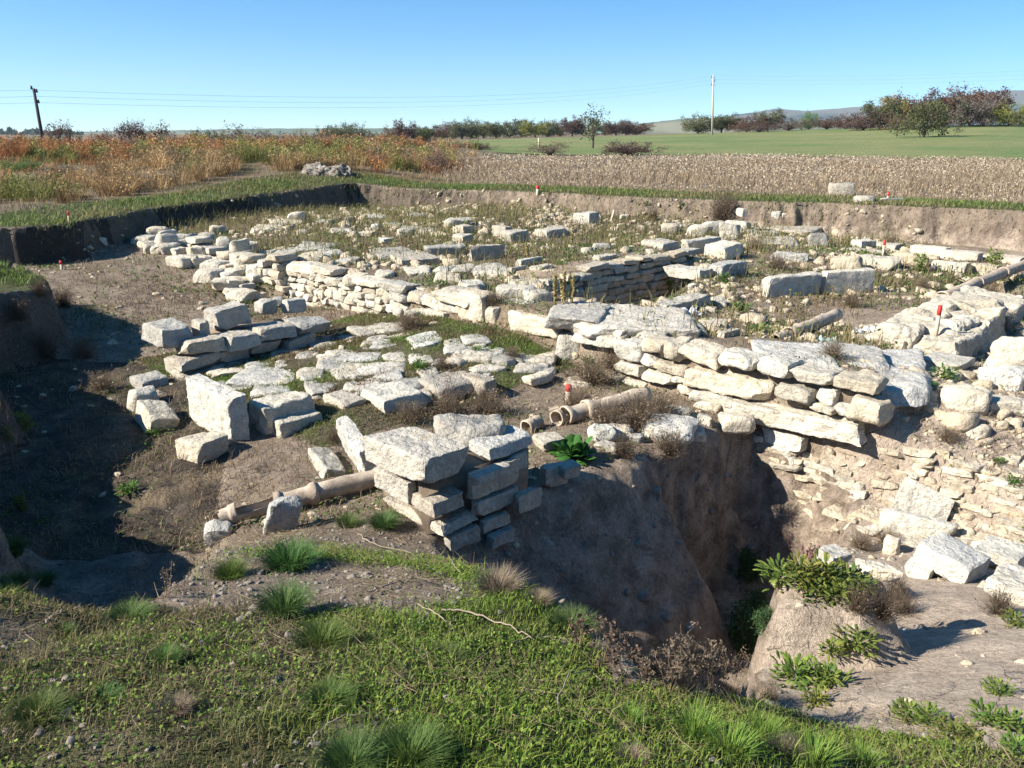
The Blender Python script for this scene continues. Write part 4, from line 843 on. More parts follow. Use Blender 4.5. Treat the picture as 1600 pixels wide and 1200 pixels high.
pipe_section(pz(1472, 466, -.66), pz(1530, 441, -.62), .105, t); pipe_section(pz(1526, 443, -.62), pz(1570, 425, -.6), .105, t); pipe_section(pz(1566, 427, -.6), pz(1625, 405, -.58), .105, t); pipe_section(pz(1470, 467, -.72), pz(1438, 484, -.76), .10, t, broken=1.3)

def boxm(w, d, h, z0=0.0):
    V = np.array([(x * w / 2, y * d / 2, z0 + z * h) for z in (0, 1) for y in (-1, 1) for x in (-1, 1)], float)
    return V, np.array([(0, 2, 3, 1), (4, 5, 7, 6), (0, 1, 5, 4), (2, 6, 7, 3), (0, 4, 6, 2), (1, 3, 7, 5)])
def stake(u, vb, hpx, label, z=None, lean=(0, 0), red=True, w=.035):
    P = hit(u, vb) if z is None else at(u, vb, z); h = hpx * depth_of(*P) / F / math.cos(PITCH)
    t = thing('marker_stake', label, 'stake', P, 'survey stakes of the excavation')
    V, q = boxm(w, w, h * (.62 if red else 1) + .12, -.12); mk('post', V, q, M['wood'], t, smooth_=False)
    if red: V, q = boxm(w * 1.03, w * 1.03, h * .38, h * .62); mk('red_tip', V, q, M['red'], t, smooth_=False)
    t.rotation_euler = (lean[0], lean[1], R(30)); return t
stake(888, 628, 27, 'red-tipped stake at the street corner beside the brush-covered clay pipe', w=.05)
stake(1463, 518, 40, 'red-tipped stake standing on the pale rubble platform', z=-.63)
stake(1386, 316, 15, 'red-tipped stake on the grass strip beyond the far bank', lean=(.04, .02), z=.0)
stake(1380, 396, 20, 'red-tipped stake by the row of long slabs', z=-.62)
stake(108, 348, 17, 'red-tipped stake on the grass at the left rim of the excavation', lean=(0, .05))
stake(97, 422, 14, 'small red stake on the left slope of the trench', w=.05)
stake(840, 303, 12, 'faded short stake on the grass rim at the back', w=.07)
stake(955, 346, 17, 'leaning pale stake without a red tip near the square grey block', lean=(0, .3), red=False, w=.045)
stake(842, 232, 15, 'white post in the green field behind the dry weeds', red=False, w=.14)

def gpos(u, d):
    x = (u - CX) / F * (d * cp + 1.4 * sp); return np.array([x, d, float(gz(x, d))])
pole = thing('utility_pole', 'pale concrete power pole standing at the far edge of the green field', 'power pole', gpos(1112, 147), 'power poles')
V, q = tube([(0, 0, -.5), (0, 0, 9.6)], [.19, .13], 8, cap=True); mk('shaft', V, q, M['concrete'], pole)
V, q = join([tube([(x, 0, z), (x, 0, z + .35)], [.09, .05], 6, cap=True) for x, z in ((-.28, 9.2), (.28, 8.6), (-.28, 8.0))] + [tube([(-.32, 0, z), (.32, 0, z)], [.05, .05], 5, cap=True) for z in (9.2, 8.6, 8.0)]); mk('insulator', V, q, M['pole_fitting'], pole)
pole2 = thing('utility_pole', 'dark leaning wooden power pole in the scrub at the far left', 'power pole', gpos(64, 56), 'power poles')
pole2.location = gpos(71, 56); hp = (float(proj(*pole2.location)[1]) - 137) / F * 56 - .45
V, q = tube([(0, 0, -.6), (0, 0, hp)], [.13, .085], 8, cap=True); mk('shaft', V, q, M['darkpole'], pole2)
V, q = join([tube([(x, 0, z), (x, 0, z + .22)], [.08, .05], 6, cap=True) for x, z in ((.16, hp - .25), (-.13, hp - .05), (.16, hp - .9))]); mk('insulator', V, q, M['darkpole'], pole2)
pole.rotation_euler = (0, -.05, 0); pole2.rotation_euler = (0, -.02, 0)
for i, lab in enumerate(('uppermost overhead wire between the two power poles', 'middle overhead wire between the two power poles', 'lowest overhead wire between the two power poles')):
    a = np.array(pole2.location) + np.array([.16 - .02 * hp, 0, hp - .1 - .38 * i]); b = np.array(pole.location) + np.array([-.48, 0, 9.5 - .6 * i]); c0 = a + np.array([-60, -18, 1.0]); c1 = b + np.array([90, -20, 3.0])
    pts = []
    for p0, p1, sag in ((c0, a, .9), (a, b, 1.6), (b, c1, 1.5)):
        tt = np.linspace(0, 1, 24)[:, None]; s_ = p0 + (p1 - p0) * tt; s_[:, 2] -= sag * 4 * (tt * (1 - tt))[:, 0]; pts.append(s_[:-1])
    V, q = tube(np.concatenate(pts), .006, 4); tag(mk('overhead_wire', V - a, q, M['wire'], None, a), lab, 'wire', 'overhead wires')

# crumpled clear plastic and sherds in the hollow behind the wall
def plastic(u0, v0, u1, v1, label, col, seed):
    P = hit((u0 + u1) / 2, v1 - 3); w = (u1 - u0) * depth_of(*P) / F; n = 14; a, b = np.meshgrid(np.linspace(-.5, .5, n), np.linspace(-.5, .5, n), indexing='ij'); V = np.stack([a * w, b * w * .8, np.zeros_like(a)], -1).reshape(-1, 3)
    V[:, 2] = .02 + np.abs(noise3(np.c_[V[:, :2] * 22, V[:, 2] + seed], seed) - .35) * w * .8; V[:, :2] += (np.stack([noise3(V * 16, 2), noise3(V * 16, 3)], 1) - .5) * w * .25
    i = np.arange(n * n).reshape(n, n); q = np.stack([i[:-1, :-1], i[1:, :-1], i[1:, 1:], i[:-1, 1:]], -1).reshape(-1, 4)
    o = mk('plastic_sheet', V, q, M['plastic'], None, P, smooth_=False); o.color = (*col, 1); tag(o, label, 'plastic')
m = NT('crumpled_plastic'); oi = m.n('ShaderNodeObjectInfo'); m.l(oi.outputs['Color'], m.b.inputs['Base Color']); m.b.inputs['Roughness'].default_value = .25; m.b.inputs['Specular IOR Level'].default_value = .6; m.b.inputs['Alpha'].default_value = .7; M['plastic'] = m.m
plastic(1062, 478, 1092, 498, 'crumpled clear plastic lying by the sloping slab behind the long wall', (.62, .64, .68), 3)
plastic(1334, 508, 1368, 534, 'torn whitish plastic sheet in the hollow right of the broken pale pipe', (.66, .70, .74), 5)
plastic(1280, 518, 1304, 540, 'greenish plastic scrap beside the broken pale pipe', (.35, .5, .42), 7)

# ------------------------------------------------------------ vegetation shapes
def blades(P, h, w, az, lean, col, tipcol=None, twist=None):
    """bent grass blades, three triangles each"""
    n = len(P); h = np.broadcast_to(h, n); w = np.broadcast_to(w, n); d = np.stack([np.cos(az), np.sin(az)], 1); s = np.stack([-d[:, 1], d[:, 0]], 1) if twist is None else np.stack([np.cos(twist), np.sin(twist)], 1)
    V = np.zeros((n, 5, 3)); up = h * np.cos(lean * .6); m1 = h * .45
    V[:, 0, :2] = P[:, :2] - s * w[:, None] / 2; V[:, 1, :2] = P[:, :2] + s * w[:, None] / 2; V[:, :2, 2] = P[:, None, 2] - .01
    mid = P[:, :2] + d * (h * .28 * np.sin(lean))[:, None]; V[:, 2, :2] = mid - s * w[:, None] * .42; V[:, 3, :2] = mid + s * w[:, None] * .42; V[:, 2:4, 2] = (P[:, 2] + m1)[:, None]
    V[:, 4, :2] = P[:, :2] + d * (h * np.sin(lean))[:, None]; V[:, 4, 2] = P[:, 2] + up * (1 - .25 * np.sin(lean))
    i = np.arange(n)[:, None] * 5; T = np.concatenate([i + np.array([0, 1, 3]), i + np.array([0, 3, 2]), i + np.array([2, 3, 4])])
    C = np.repeat(col[:, None, :], 5, 1).copy()
    if tipcol is not None: C[:, 4] = tipcol
    return V.reshape(-1, 3), T, C.reshape(-1, 3)
def leaves(P, size, col, nrm=None, aspect=1.7):
    """leaf-shaped quads of random attitude"""
    n = len(P); a = rng.normal(size=(n, 3)); a /= np.linalg.norm(a, axis=1, keepdims=True); b = rng.normal(size=(n, 3)) if nrm is None else nrm + .5 * rng.normal(size=(n, 3))
    b = np.cross(a, b); b /= np.linalg.norm(b, axis=1, keepdims=True) + 1e-9; s = np.broadcast_to(size, n)[:, None]
    V = np.stack([P - a * s * aspect / 2, P + b * s * .42, P + a * s * aspect / 2, P - b * s * .42], 1).reshape(-1, 3)
    q = np.arange(n)[:, None] * 4 + np.array([0, 1, 2, 3]); return V, q, np.repeat(col, 4, 0)
def twigs(A, B, w, col):
    """straight thin stems from A to B, three-sided"""
    n = len(A); t = B - A; r = rng.normal(size=(n, 3)); s = np.cross(t, r); s /= np.linalg.norm(s, axis=1, keepdims=True) + 1e-9; u = np.cross(t, s); u /= np.linalg.norm(u, axis=1, keepdims=True) + 1e-9
    w = np.broadcast_to(w, n)[:, None]; V = np.stack([A + s * w, A - s * w * .5 + u * w * .8, A - s * w * .5 - u * w * .8, B + s * w * .4, B - s * w * .2 + u * w * .3, B - s * w * .2 - u * w * .3], 1).reshape(-1, 3)
    i = np.arange(n)[:, None] * 6; q = np.concatenate([i + np.array([0, 1, 4, 3]), i + np.array([1, 2, 5, 4]), i + np.array([2, 0, 3, 5])]); return V, q, np.repeat(col, 6, 0)
def merge(*parts):
    V = []; Q = {}; C = []; off = 0
    for v, f, c in parts:
        for f_ in (f if isinstance(f, list) else [f]): Q.setdefault(f_.shape[1], []).append(f_ + off)
        V.append(v); C.append(c); off += len(v)
    return np.concatenate(V), [np.concatenate(q) for q in Q.values()], np.concatenate(C)
def tones(n, a, b, j=.25):
    t = rng.random((n, 1)); return (np.array(a) * (1 - t) + np.array(b) * t) * rng.uniform(1 - j, 1 + j, (n, 1))
# ------------------------------------------------------------ ground cover (nobody could count it)
def mask_at(A, x, y):
    i = np.clip(np.searchsorted(gx, x), 0, len(gx) - 1); j = np.clip(np.searchsorted(gy, y), 0, len(gy) - 1); return A[j, i]
def in_view(x, y, m=60):
    u, v = proj(x, np.maximum(y, .3), gz(x, y)); return (u > -m) & (u < 1600 + m) & (v < 1300)
def scatter(n, x0, x1, y0, y1, dens, m=60):
    x = rng.uniform(x0, x1, n); y = rng.uniform(y0, y1, n); k = (rng.random(n) < dens(x, y)) & in_view(x, y, m); x, y = x[k], y[k]
    return np.stack([x, y, gz(x, y)], 1)
def patch(P, f, seed): return noise2(P[:, 0], P[:, 1], f, seed, 3)
def grass_obj(name, V, f, C, label, mat='leaf', kind='stuff'):
    o = mk(name, V, f, M[mat], None, cols=C, smooth_=False); o['label'] = label; o['category'] = 'grass' if 'grass' in name else 'weeds'; o['kind'] = kind; return o
GREEN, YEL, OLIVE, STRAW, BROWN = (.085, .17, .022), (.23, .26, .045), (.16, .15, .055), (.34, .27, .16), (.17, .12, .08)
is_m = mound.astype(float)
# foreground mound
P = scatter(330000, -3.6, 3.4, 1.15, 5.4, lambda x, y: mask_at(is_m, x, y) * np.clip(2.6 * mask_at(gg, x, y) - .80, .03, 1) * np.clip(3.0 / y, .5, 1))
t = np.clip((patch(P, 1.1, 91) - .40) * 4.5, 0, 1)[:, None]; col = tones(len(P), GREEN, YEL) * t + tones(len(P), OLIVE, BROWN) * (1 - t)
h = rng.uniform(.012, .045, len(P)) * (.35 + 1.3 * patch(P, 2.3, 92)); h[rng.random(len(P)) < .03] *= 2.4
V1 = blades(P, h, rng.uniform(.0022, .0045, len(P)), rng.uniform(0, 6.28, len(P)), rng.uniform(.2, 1.3, len(P)), col)
P = scatter(300000, -3.6, 3.4, 1.15, 5.4, lambda x, y: mask_at(is_m, x, y) * np.clip(1.7 * (noise2(x, y, 2.6, 93, 3) - .36) * 2, 0, 1) * np.clip(1.8 * mask_at(gg, x, y) - .35, 0, 1))
P[:, 2] += rng.uniform(.003, .028, len(P)); V2 = leaves(P, rng.uniform(.006, .014, len(P)), tones(len(P), (.07, .15, .02), (.19, .24, .045), .4), np.array([0, 0, 1.0]), 1.3)
V, f, C = merge(V1, V2); grass_obj('short_grass', V, f, C, 'short green grass and clover covering the mound in front')
P = scatter(60000, -3.6, 3.4, 1.15, 5.4, lambda x, y: mask_at(is_m, x, y) * np.clip(.10 + 3.2 * (noise2(x, y, 1.7, 94, 3) - .5), 0, 1) * np.clip(3 / y, .4, 1))
a_ = rng.uniform(0, 6.28, len(P)); l_ = rng.uniform(.04, .17, len(P)); A = P + [0, 0, .008]; B = P + np.stack([np.cos(a_) * l_, np.sin(a_) * l_, rng.uniform(0, .035, len(P))], 1); B[:, 2] = np.maximum(B[:, 2], gz(B[:, 0], B[:, 1]) + .008)
V, f, C = twigs(A, B, rng.uniform(.0008, .0018, len(P)), tones(len(P), STRAW, BROWN))
grass_obj('dry_straw', V, f, C, 'dry straw and dead stems lying over the front mound', 'dry')
# street joints
st = street.astype(float)
P = scatter(260000, -5.5, 1.6, 6.2, 15, lambda x, y: mask_at(st, x, y) * np.clip(2.4 * (noise2(x, y, 1.2, 95, 3) - .30), 0, 1))
t = np.clip((patch(P, 1.6, 96) - .36) * 4, 0, 1)[:, None]; col = tones(len(P), (.08, .16, .025), (.17, .22, .04)) * t + tones(len(P), (.16, .12, .05), BROWN) * (1 - t)
V, f, C = blades(P, rng.uniform(.02, .055, len(P)), rng.uniform(.005, .009, len(P)), rng.uniform(0, 6.28, len(P)), rng.uniform(.3, 1.3, len(P)), col); grass_obj('street_grass', V, f, C, 'low grass growing in the joints of the paved street')
# herbs and litter on the trench floor and right slope
trn = ((trench | inner) & ~pitm).astype(float)
P = scatter(240000, -9, 9, 4.6, 24, lambda x, y: mask_at(trn, x, y) * np.clip(4 * (noise2(x, y, .9, 97, 4) - .44), 0, 1) * np.clip(9 / y, .35, 1))
P[:, 2] += rng.uniform(.005, .05, len(P)); V1 = leaves(P, rng.uniform(.012, .026, len(P)) * np.clip(P[:, 1] / 8, 1, 1.8), tones(len(P), (.055, .11, .025), (.13, .17, .045)), np.array([0, 0, 1.0]), 1.6)
P = scatter(330000, -9, 10, 4.6, 24, lambda x, y: mask_at(trn, x, y) * np.clip(3 * (noise2(x, y, 1.3, 98, 4) - .38), 0, 1) * np.clip(9 / y, .4, 1))
V2 = blades(P, rng.uniform(.03, .13, len(P)), rng.uniform(.004, .007, len(P)) * np.clip(P[:, 1] / 8, 1, 1.7), rng.uniform(0, 6.28, len(P)), rng.uniform(.5, 1.55, len(P)), tones(len(P), (.27, .20, .12), (.12, .085, .055)))
V, f, C = merge(V1, V2); grass_obj('low_weeds', V, f, C, 'low weeds and dead stalks scattered over the excavated floors')
inn = inner.astype(float)
P = scatter(130000, -13, 9, 9, 27, lambda x, y: mask_at(inn, x, y) * np.clip(2.6 * (noise2(x, y, .55, 99, 4) - .42) + .28 * (y - .2 * x > 15) + .15 * (y > 19), 0, 1) * .55)
t = np.clip((patch(P, .5, 100) - .40) * 4, 0, 1)[:, None]; col = tones(len(P), (.26, .21, .10), (.16, .15, .05)) * t + tones(len(P), (.22, .15, .09), (.12, .13, .045)) * (1 - t)
V1 = blades(P, rng.uniform(.08, .34, len(P)) * (.5 + patch(P, .9, 101)), rng.uniform(.008, .016, len(P)), rng.uniform(0, 6.28, len(P)), rng.uniform(.1, .8, len(P)), col)
Q = P[rng.random(len(P)) < .25] + [0, 0, .06]; Q[:, 2] += rng.uniform(0, .14, len(Q)); V2 = leaves(Q, rng.uniform(.02, .045, len(Q)), tones(len(Q), (.07, .12, .03), (.17, .18, .06)))
V, f, C = merge(V1, V2); grass_obj('dry_weeds', V, f, C, 'straw coloured weeds standing over the ruined rooms')
# green verge along the rim
P = scatter(900000, -22, 24, 11, 31, lambda x, y: (lambda s_: np.clip(s_ + 2.5, 0, .5) * 2 * (s_ < .12))(-np.abs(mask_at(so, x, y) + 0) + 0 * x) * (mask_at(so, x, y) < .12) * np.clip(2.2 * (noise2(x, y, .6, 102, 3) - .25), .1, 1) * .5)
t = np.clip((patch(P, .7, 103) - .36) * 4, 0, 1)[:, None]; col = tones(len(P), (.09, .145, .035), (.16, .19, .055)) * t + tones(len(P), (.25, .21, .10), (.15, .145, .055)) * (1 - t)
V, f, C = blades(P, rng.uniform(.05, .14, len(P)), rng.uniform(.012, .024, len(P)), rng.uniform(0, 6.28, len(P)), rng.uniform(.2, 1.1, len(P)), col); grass_obj('verge_grass', V, f, C, 'strip of green grass along the rim of the excavation')
# pinkish dry meadow on the right
def tri_pts(n, d0, d1, u0, u1):
    d = np.sqrt(rng.uniform(d0 ** 1.5, d1 ** 1.5, n) ** (4 / 3)); u = rng.uniform(u0, u1, n); x = (u - CX) / F * d; return x, d
x, y = tri_pts(190000, 19, 67, 200, 1680); k = (mask_at(so, x, y) < -2.3) & (rng.random(len(x)) < smooth(-.16, -.03, x / y + .14 * (noise2(x, y, .12, 104, 3) - .5))) & (np.hypot(x, y) < 50 + 18 * noise2(x, y, .12, 105, 3)); x, y = x[k], y[k]; P = np.stack([x, y, gz(x, y)], 1)
n1_ = patch(P, .09, 106)[:, None]; n2_ = patch(P, .35, 107)[:, None]; t = np.clip((n1_ - .5) * 5, 0, 1) * np.clip((P[:, 1:2] - 34) / 10, 0, 1)
col = tones(len(P), (.32, .245, .165), (.215, .16, .105)) * (1 - t) + tones(len(P), (.31, .20, .10), (.22, .125, .07)) * t
h = rng.uniform(.18, .44, len(P)) * (.3 + 1.3 * n2_[:, 0]) * (.6 + .8 * patch(P, .12, 133)) * np.clip((-mask_at(so, x, y) - 1.6) / 5, .4, 1); w = rng.uniform(.012, .022, len(P)) * np.clip(P[:, 1] / 35, .8, 1.8)
V1 = blades(P, h, w, rng.uniform(0, 6.28, len(P)), rng.uniform(.15, 1.1, len(P)), col)
Q = P[rng.random(len(P)) < .5 * np.clip(patch(P, .45, 131) * 3 - .9, .05, 1)]; hq = rng.uniform(.12, .42, len(Q)) * np.clip((-mask_at(so, Q[:, 0], Q[:, 1]) - 1.6) / 5, .4, 1); Q = Q + np.stack([rng.normal(0, .06, len(Q)), rng.normal(0, .06, len(Q)), hq * .9], 1)
V2 = leaves(Q, rng.uniform(.035, .06, len(Q)) * np.clip(Q[:, 1] / 35, .8, 1.7), tones(len(Q), (.43, .36, .27), (.31, .25, .18)), aspect=1.5)
V, f, C = merge(V1, V2); grass_obj('dry_meadow_grass', V, f, C, 'pinkish brown dry meadow grass with pale seed heads beyond the excavation', 'dry')
# rusty scrub on the left: bushy clumps of tall dead weeds over thinner growth
def sc_col(n, x, y):
    xx, yy = np.full(n, x) if np.isscalar(x) else x, np.full(n, y) if np.isscalar(y) else y
    a, b = noise2(xx, yy, .10, 111, 3), noise2(xx, yy, .22, 112, 3); c = tones(n, (.34, .225, .11), (.22, .145, .075))
    k = a > .45; c[k] = tones(k.sum(), (.37, .18, .075), (.26, .12, .055)); k = b > .57; c[k] = tones(k.sum(), (.14, .15, .04), (.21, .20, .07)); k = b < .38; c[k] = tones(k.sum(), (.20, .145, .11), (.13, .09, .075)); return c
def scrub_ok(x, y, lo): return (mask_at(so, x, y) < lo) & (rng.random(len(x)) > smooth(-.16, -.03, x / y + .14 * (noise2(x, y, .12, 104, 3) - .5)))
x, y = tri_pts(95000, 18, 92, -120, 900); k = scrub_ok(x, y, -1.7) & (noise2(x, y, .25, 110, 3) > .38); x, y = x[k], y[k]; P = np.stack([x, y, gz(x, y)], 1)
h = rng.uniform(.12, .42, len(P)) * (.4 + 1.1 * patch(P, .5, 118)) * np.clip((-mask_at(so, x, y) - 1) / 5, .35, 1.2); w = rng.uniform(.012, .022, len(P)) * np.clip(y / 35, .8, 2.2); V1 = blades(P, h, w, rng.uniform(0, 6.28, len(P)), rng.uniform(.05, .9, len(P)), sc_col(len(P), x, y))
x, y = tri_pts(3400, 20, 95, -160, 860); k = scrub_ok(x, y, -3.0) & (noise2(x, y, .16, 132, 3) > .42); x, y = x[k], y[k]; Pb = []; Hb = []; Ab = []; Lb = []; Cb = []; Lv = []; Lc = []
for xc, yc in zip(x, y):
    nb = 105 if yc < 50 else 60; rad = rng.uniform(.25, .6); hh = rng.uniform(.45, 1.1) * (.8 if yc < 26 else 1 + .15 * min(1, (yc - 26) / 25)); a = rng.uniform(0, 6.28, nb); q = np.sqrt(rng.random(nb)); px_, py_ = xc + np.cos(a) * q * rad * .7, yc + np.sin(a) * q * rad * .7
    Pb.append(np.stack([px_, py_, gz(px_, py_)], 1)); Hb.append(hh * rng.uniform(.6, 1.1, nb) * (1.05 - .35 * q)); Ab.append(a + rng.normal(0, .5, nb)); Lb.append(.1 + .75 * q + rng.normal(0, .12, nb)); c1 = sc_col(1, xc, yc)[0] * rng.uniform(.85, 1.2); Cb.append(c1 * rng.uniform(.7, 1.3, (nb, 1)))
    nl = nb; el = rng.random(nl); ra = rad * (1.15 - .5 * el) * np.sqrt(rng.random(nl)); a = rng.uniform(0, 6.28, nl); Lv.append(np.stack([xc + np.cos(a) * ra, yc + np.sin(a) * ra, gz(xc, yc) + hh * (.12 + .85 * el) * (1 - .3 * (ra / rad) ** 2)], 1)); Lc.append(c1 * rng.uniform(.75, 1.4, (nl, 1)))
Pb, Hb, Ab, Lb, Cb, Lv, Lc = map(np.concatenate, (Pb, Hb, Ab, Lb, Cb, Lv, Lc)); V2 = blades(Pb, Hb, rng.uniform(.010, .02, len(Pb)) * np.clip(Pb[:, 1] / 35, .8, 2), Ab, np.clip(Lb, .03, 1.3), Cb); V3 = leaves(Lv, rng.uniform(.03, .06, len(Lv)) * np.clip(Lv[:, 1] / 35, .8, 1.9), Lc, aspect=2)
V, f, C = merge(V1, V2, V3); grass_obj('rusty_weeds', V, f, C, 'rust and straw coloured tall weeds on the spoil ground at the left', 'dry')

# broken stone and clods lying about, too many to count
def rubble_bits(name, P, size, mat, label, sink=.35):
    base = [rock((1, rng.uniform(.6, .95), rng.uniform(.4, .75)), 3, .5, .16, .05, 5, 700 + k) for k in range(8)]; Vs = []; Qs = []; off = 0
    for p_, s_ in zip(P, size):
        v, q = base[rng.integers(8)]; v = rotz(tilt_(v, rng.uniform(-.5, .5), rng.uniform(-.5, .5)), rng.uniform(0, 6.28)) * s_ + p_ + [0, 0, s_ * (.3 - sink)]; Vs.append(v); Qs.append(q + off); off += len(v)
    o = mk(name, np.concatenate(Vs), np.concatenate(Qs), M[mat], None); o['label'] = label; o['category'] = 'rubble'; o['kind'] = 'stuff'; o.color = (1.05, 1.0, .95, 1); return o
P = scatter(26000, -12, 10, 7, 26, lambda x, y: mask_at(inn, x, y) * np.clip(2.8 * (noise2(x, y, .7, 121, 3) - .42) + .12, 0, 1) * np.clip(y / 14, .3, 1)); rubble_bits('rubble', P, np.clip(rng.lognormal(-2.5, .6, len(P)), .03, .30), 'rubble', 'broken pale stone scattered through the ruined rooms')
trn2 = (trench | street).astype(float)
P = scatter(9000, -9, 5, 4.6, 22, lambda x, y: mask_at(trn2, x, y) * np.clip(1.8 * (noise2(x, y, .8, 122, 3) - .40) + .06, 0, 1)); rubble_bits('rubble', P, np.clip(rng.lognormal(-3.2, .55, len(P)), .015, .13), 'rubble', 'small broken stones and clods on the trench floor')
rgt = (right & ~pitm).astype(float)
P = scatter(9000, 0, 8, 2.5, 12, lambda x, y: mask_at(rgt, x, y) * np.clip(1.6 * (noise2(x, y, 1.1, 123, 3) - .40) + .5 * ((x * D2[0] + y * D2[1]) > 5.6), 0, 1) * np.clip(y / 6, .25, 1)); rubble_bits('rubble', P, np.clip(rng.lognormal(-3.3, .6, len(P)), .012, .14), 'rubble', 'chips of pale stone on the bare right slope')
_r = [hit(u, v) for u, v in zip(rng.uniform(700, 1180, 200), rng.uniform(740, 1000, 200))]; P = np.array([q for q in _r if sdpoly(np.array([q[0]]), np.array([q[1]]), PIT)[0] > -.05]); rubble_bits('rubble', P, np.clip(rng.lognormal(-3.6, .6, len(P)), .012, .10), 'spoil', 'small stones and clods sticking out of the earth sides of the pit', .3)
P = scatter(12000, -3.6, 3.4, 1.15, 5.4, lambda x, y: mask_at(is_m, x, y) * np.clip(.9 - mask_at(gg, x, y), .05, .8)); rubble_bits('clods', P, np.clip(rng.lognormal(-4.1, .45, len(P)), .008, .045), 'spoil', 'crumbs of dry soil on the mound')
# ------------------------------------------------------------ plants one can count
WHITE = (1, 1, 1)
def tuft_mesh(n, h, r, c1, c2, lean=(.15, 1.25), w=(.0022, .0042), seed=0):
    a = rng.uniform(0, 6.28, n); q = np.sqrt(rng.random(n)) * r * .45; P = np.stack([np.cos(a) * q, np.sin(a) * q, np.zeros(n)], 1)
    ln = lean[0] + (lean[1] - lean[0]) * np.clip(q / (r * .45) * .75 + rng.normal(0, .16, n), 0, 1)
    return blades(P, h * rng.uniform(.55, 1.1, n), rng.uniform(*w, n), a + rng.normal(0, .5, n), ln, tones(n, c1, c2))
def me_of(name, V, f, C, mat='leaf'):
    o = mk(name, V, f, M[mat], None, cols=C, smooth_=False); me = o.data; bpy.data.objects.remove(o); return me
TUFT = [me_of('grass_tuft', *tuft_mesh(1100, .15, .17, (.045, .10, .025), (.10, .17, .05), (.25, 1.35))) for _ in range(3)]
DRYT = [me_of('dry_tuft', *tuft_mesh(900, .15, .15, (.27, .21, .15), (.16, .12, .09), w=(.0015, .003)), 'dry') for _ in range(2)]
LONG = [me_of('long_grass', *tuft_mesh(260, .24, .2, (.09, .19, .03), (.19, .26, .05), (.1, 1.0), (.004, .007))) for _ in range(2)]
def plant(me, name, u, v, wpx, label, cat, base_w, group=None, zs=1.0, col=None, z=None):
    P = hit(u, v) if z is None else at(u, v, z); s = wpx * depth_of(*P) / F / base_w; o = add(name, me, None, P - np.array([0, 0, .01]), (0, 0, rng.uniform(0, 6.28)), (s, s, s * zs)); tag(o, label, cat, group)
    if col: o.color = (*col, 1)
    return o
G1 = 'grass tufts on the front mound'
for i, (u, v, w, lab) in enumerate([(203, 968, 66, 'dense green tuft at the lip of the dark trench, standing clear of other tufts'), (97, 992, 38, 'small green tuft left of the dense lip tuft'), (20, 864, 46, 'green tuft on the left bank, uppermost there'), (22, 915, 50, 'green tuft on the left bank below the uppermost one'), (66, 912, 44, 'green tuft on the left bank nearest the dark trench'),
     (445, 957, 84, 'large dark green tuft on the crest of the front mound'), (503, 1012, 82, 'dark green tuft just right below the large crest tuft'), (600, 824, 50, 'small bright tuft under the sunlit foot of the pier'), (360, 902, 54, 'bluish tuft on the crest right of the dry stalks'), (452, 888, 84, 'wide dark tuft on the crest behind the large crest tuft'),
     (892, 985, 74, 'green tuft hanging over the edge of the deep pit'), (256, 1037, 52, 'low green tuft in the clover below the bare patch'), (516, 1098, 70, 'soft green tuft in the middle of the grassy mound'), (548, 1196, 96, 'grey green tuft at the lower edge of the view, left one'), (640, 1194, 110, 'grey green tuft at the lower edge of the view, right one'), (700, 1032, 56, 'thin green tuft beside the long dead twig'),
     (545, 822, 40, 'short leafy tuft left of the small bright pier tuft'), (395, 1040, 40, 'small tuft in the clover left of the dark tuft'), (160, 1100, 60, 'bright grass clump near the lower left corner'), (60, 1120, 80, 'broad bright grass clump at the lower left corner')]):
    plant(TUFT[i % 3], 'grass_tuft', u, v, w, lab, 'grass tuft', .26, G1, zs=rng.uniform(.75, 1.15), col=(rng.uniform(.85, 1.35), rng.uniform(.9, 1.15), rng.uniform(.8, 1.2)))
for i, (u, v, w, lab) in enumerate([(275, 1112, 66, 'dry grey brown tuft leaning over on the front mound'), (778, 925, 92, 'bushy dry grey tuft at the near edge of the pit'), (842, 943, 56, 'smaller dry grey tuft right of the bushy one at the pit edge'), (990, 1190, 60, 'dry tuft at the bottom between grass and mud'), (1225, 1180, 70, 'dry tuft among long green blades at the bottom')]):
    plant(DRYT[i % 2], 'dry_tuft', u, v, w, lab, 'grass tuft', .3, G1)
for i, (u, v, w, lab) in enumerate([(1085, 1150, 110, 'long bright grass blades under the dry umbel stems'), (1140, 1180, 110, 'long green grass clump left of the earth overhang shadow'), (1195, 1150, 80, 'long blades just below the lit earth slope'), (1270, 1196, 110, 'long grass clump at the bottom edge in front of the mud'), (1345, 1197, 80, 'small long-bladed clump at the bottom edge near the mud plants'), (985, 1130, 70, 'long blades beside the bare lip of the pit')]):
    plant(LONG[i % 2], 'long_grass', u, v, w, lab, 'grass tuft', .42, 'long grass clumps along the bottom edge')
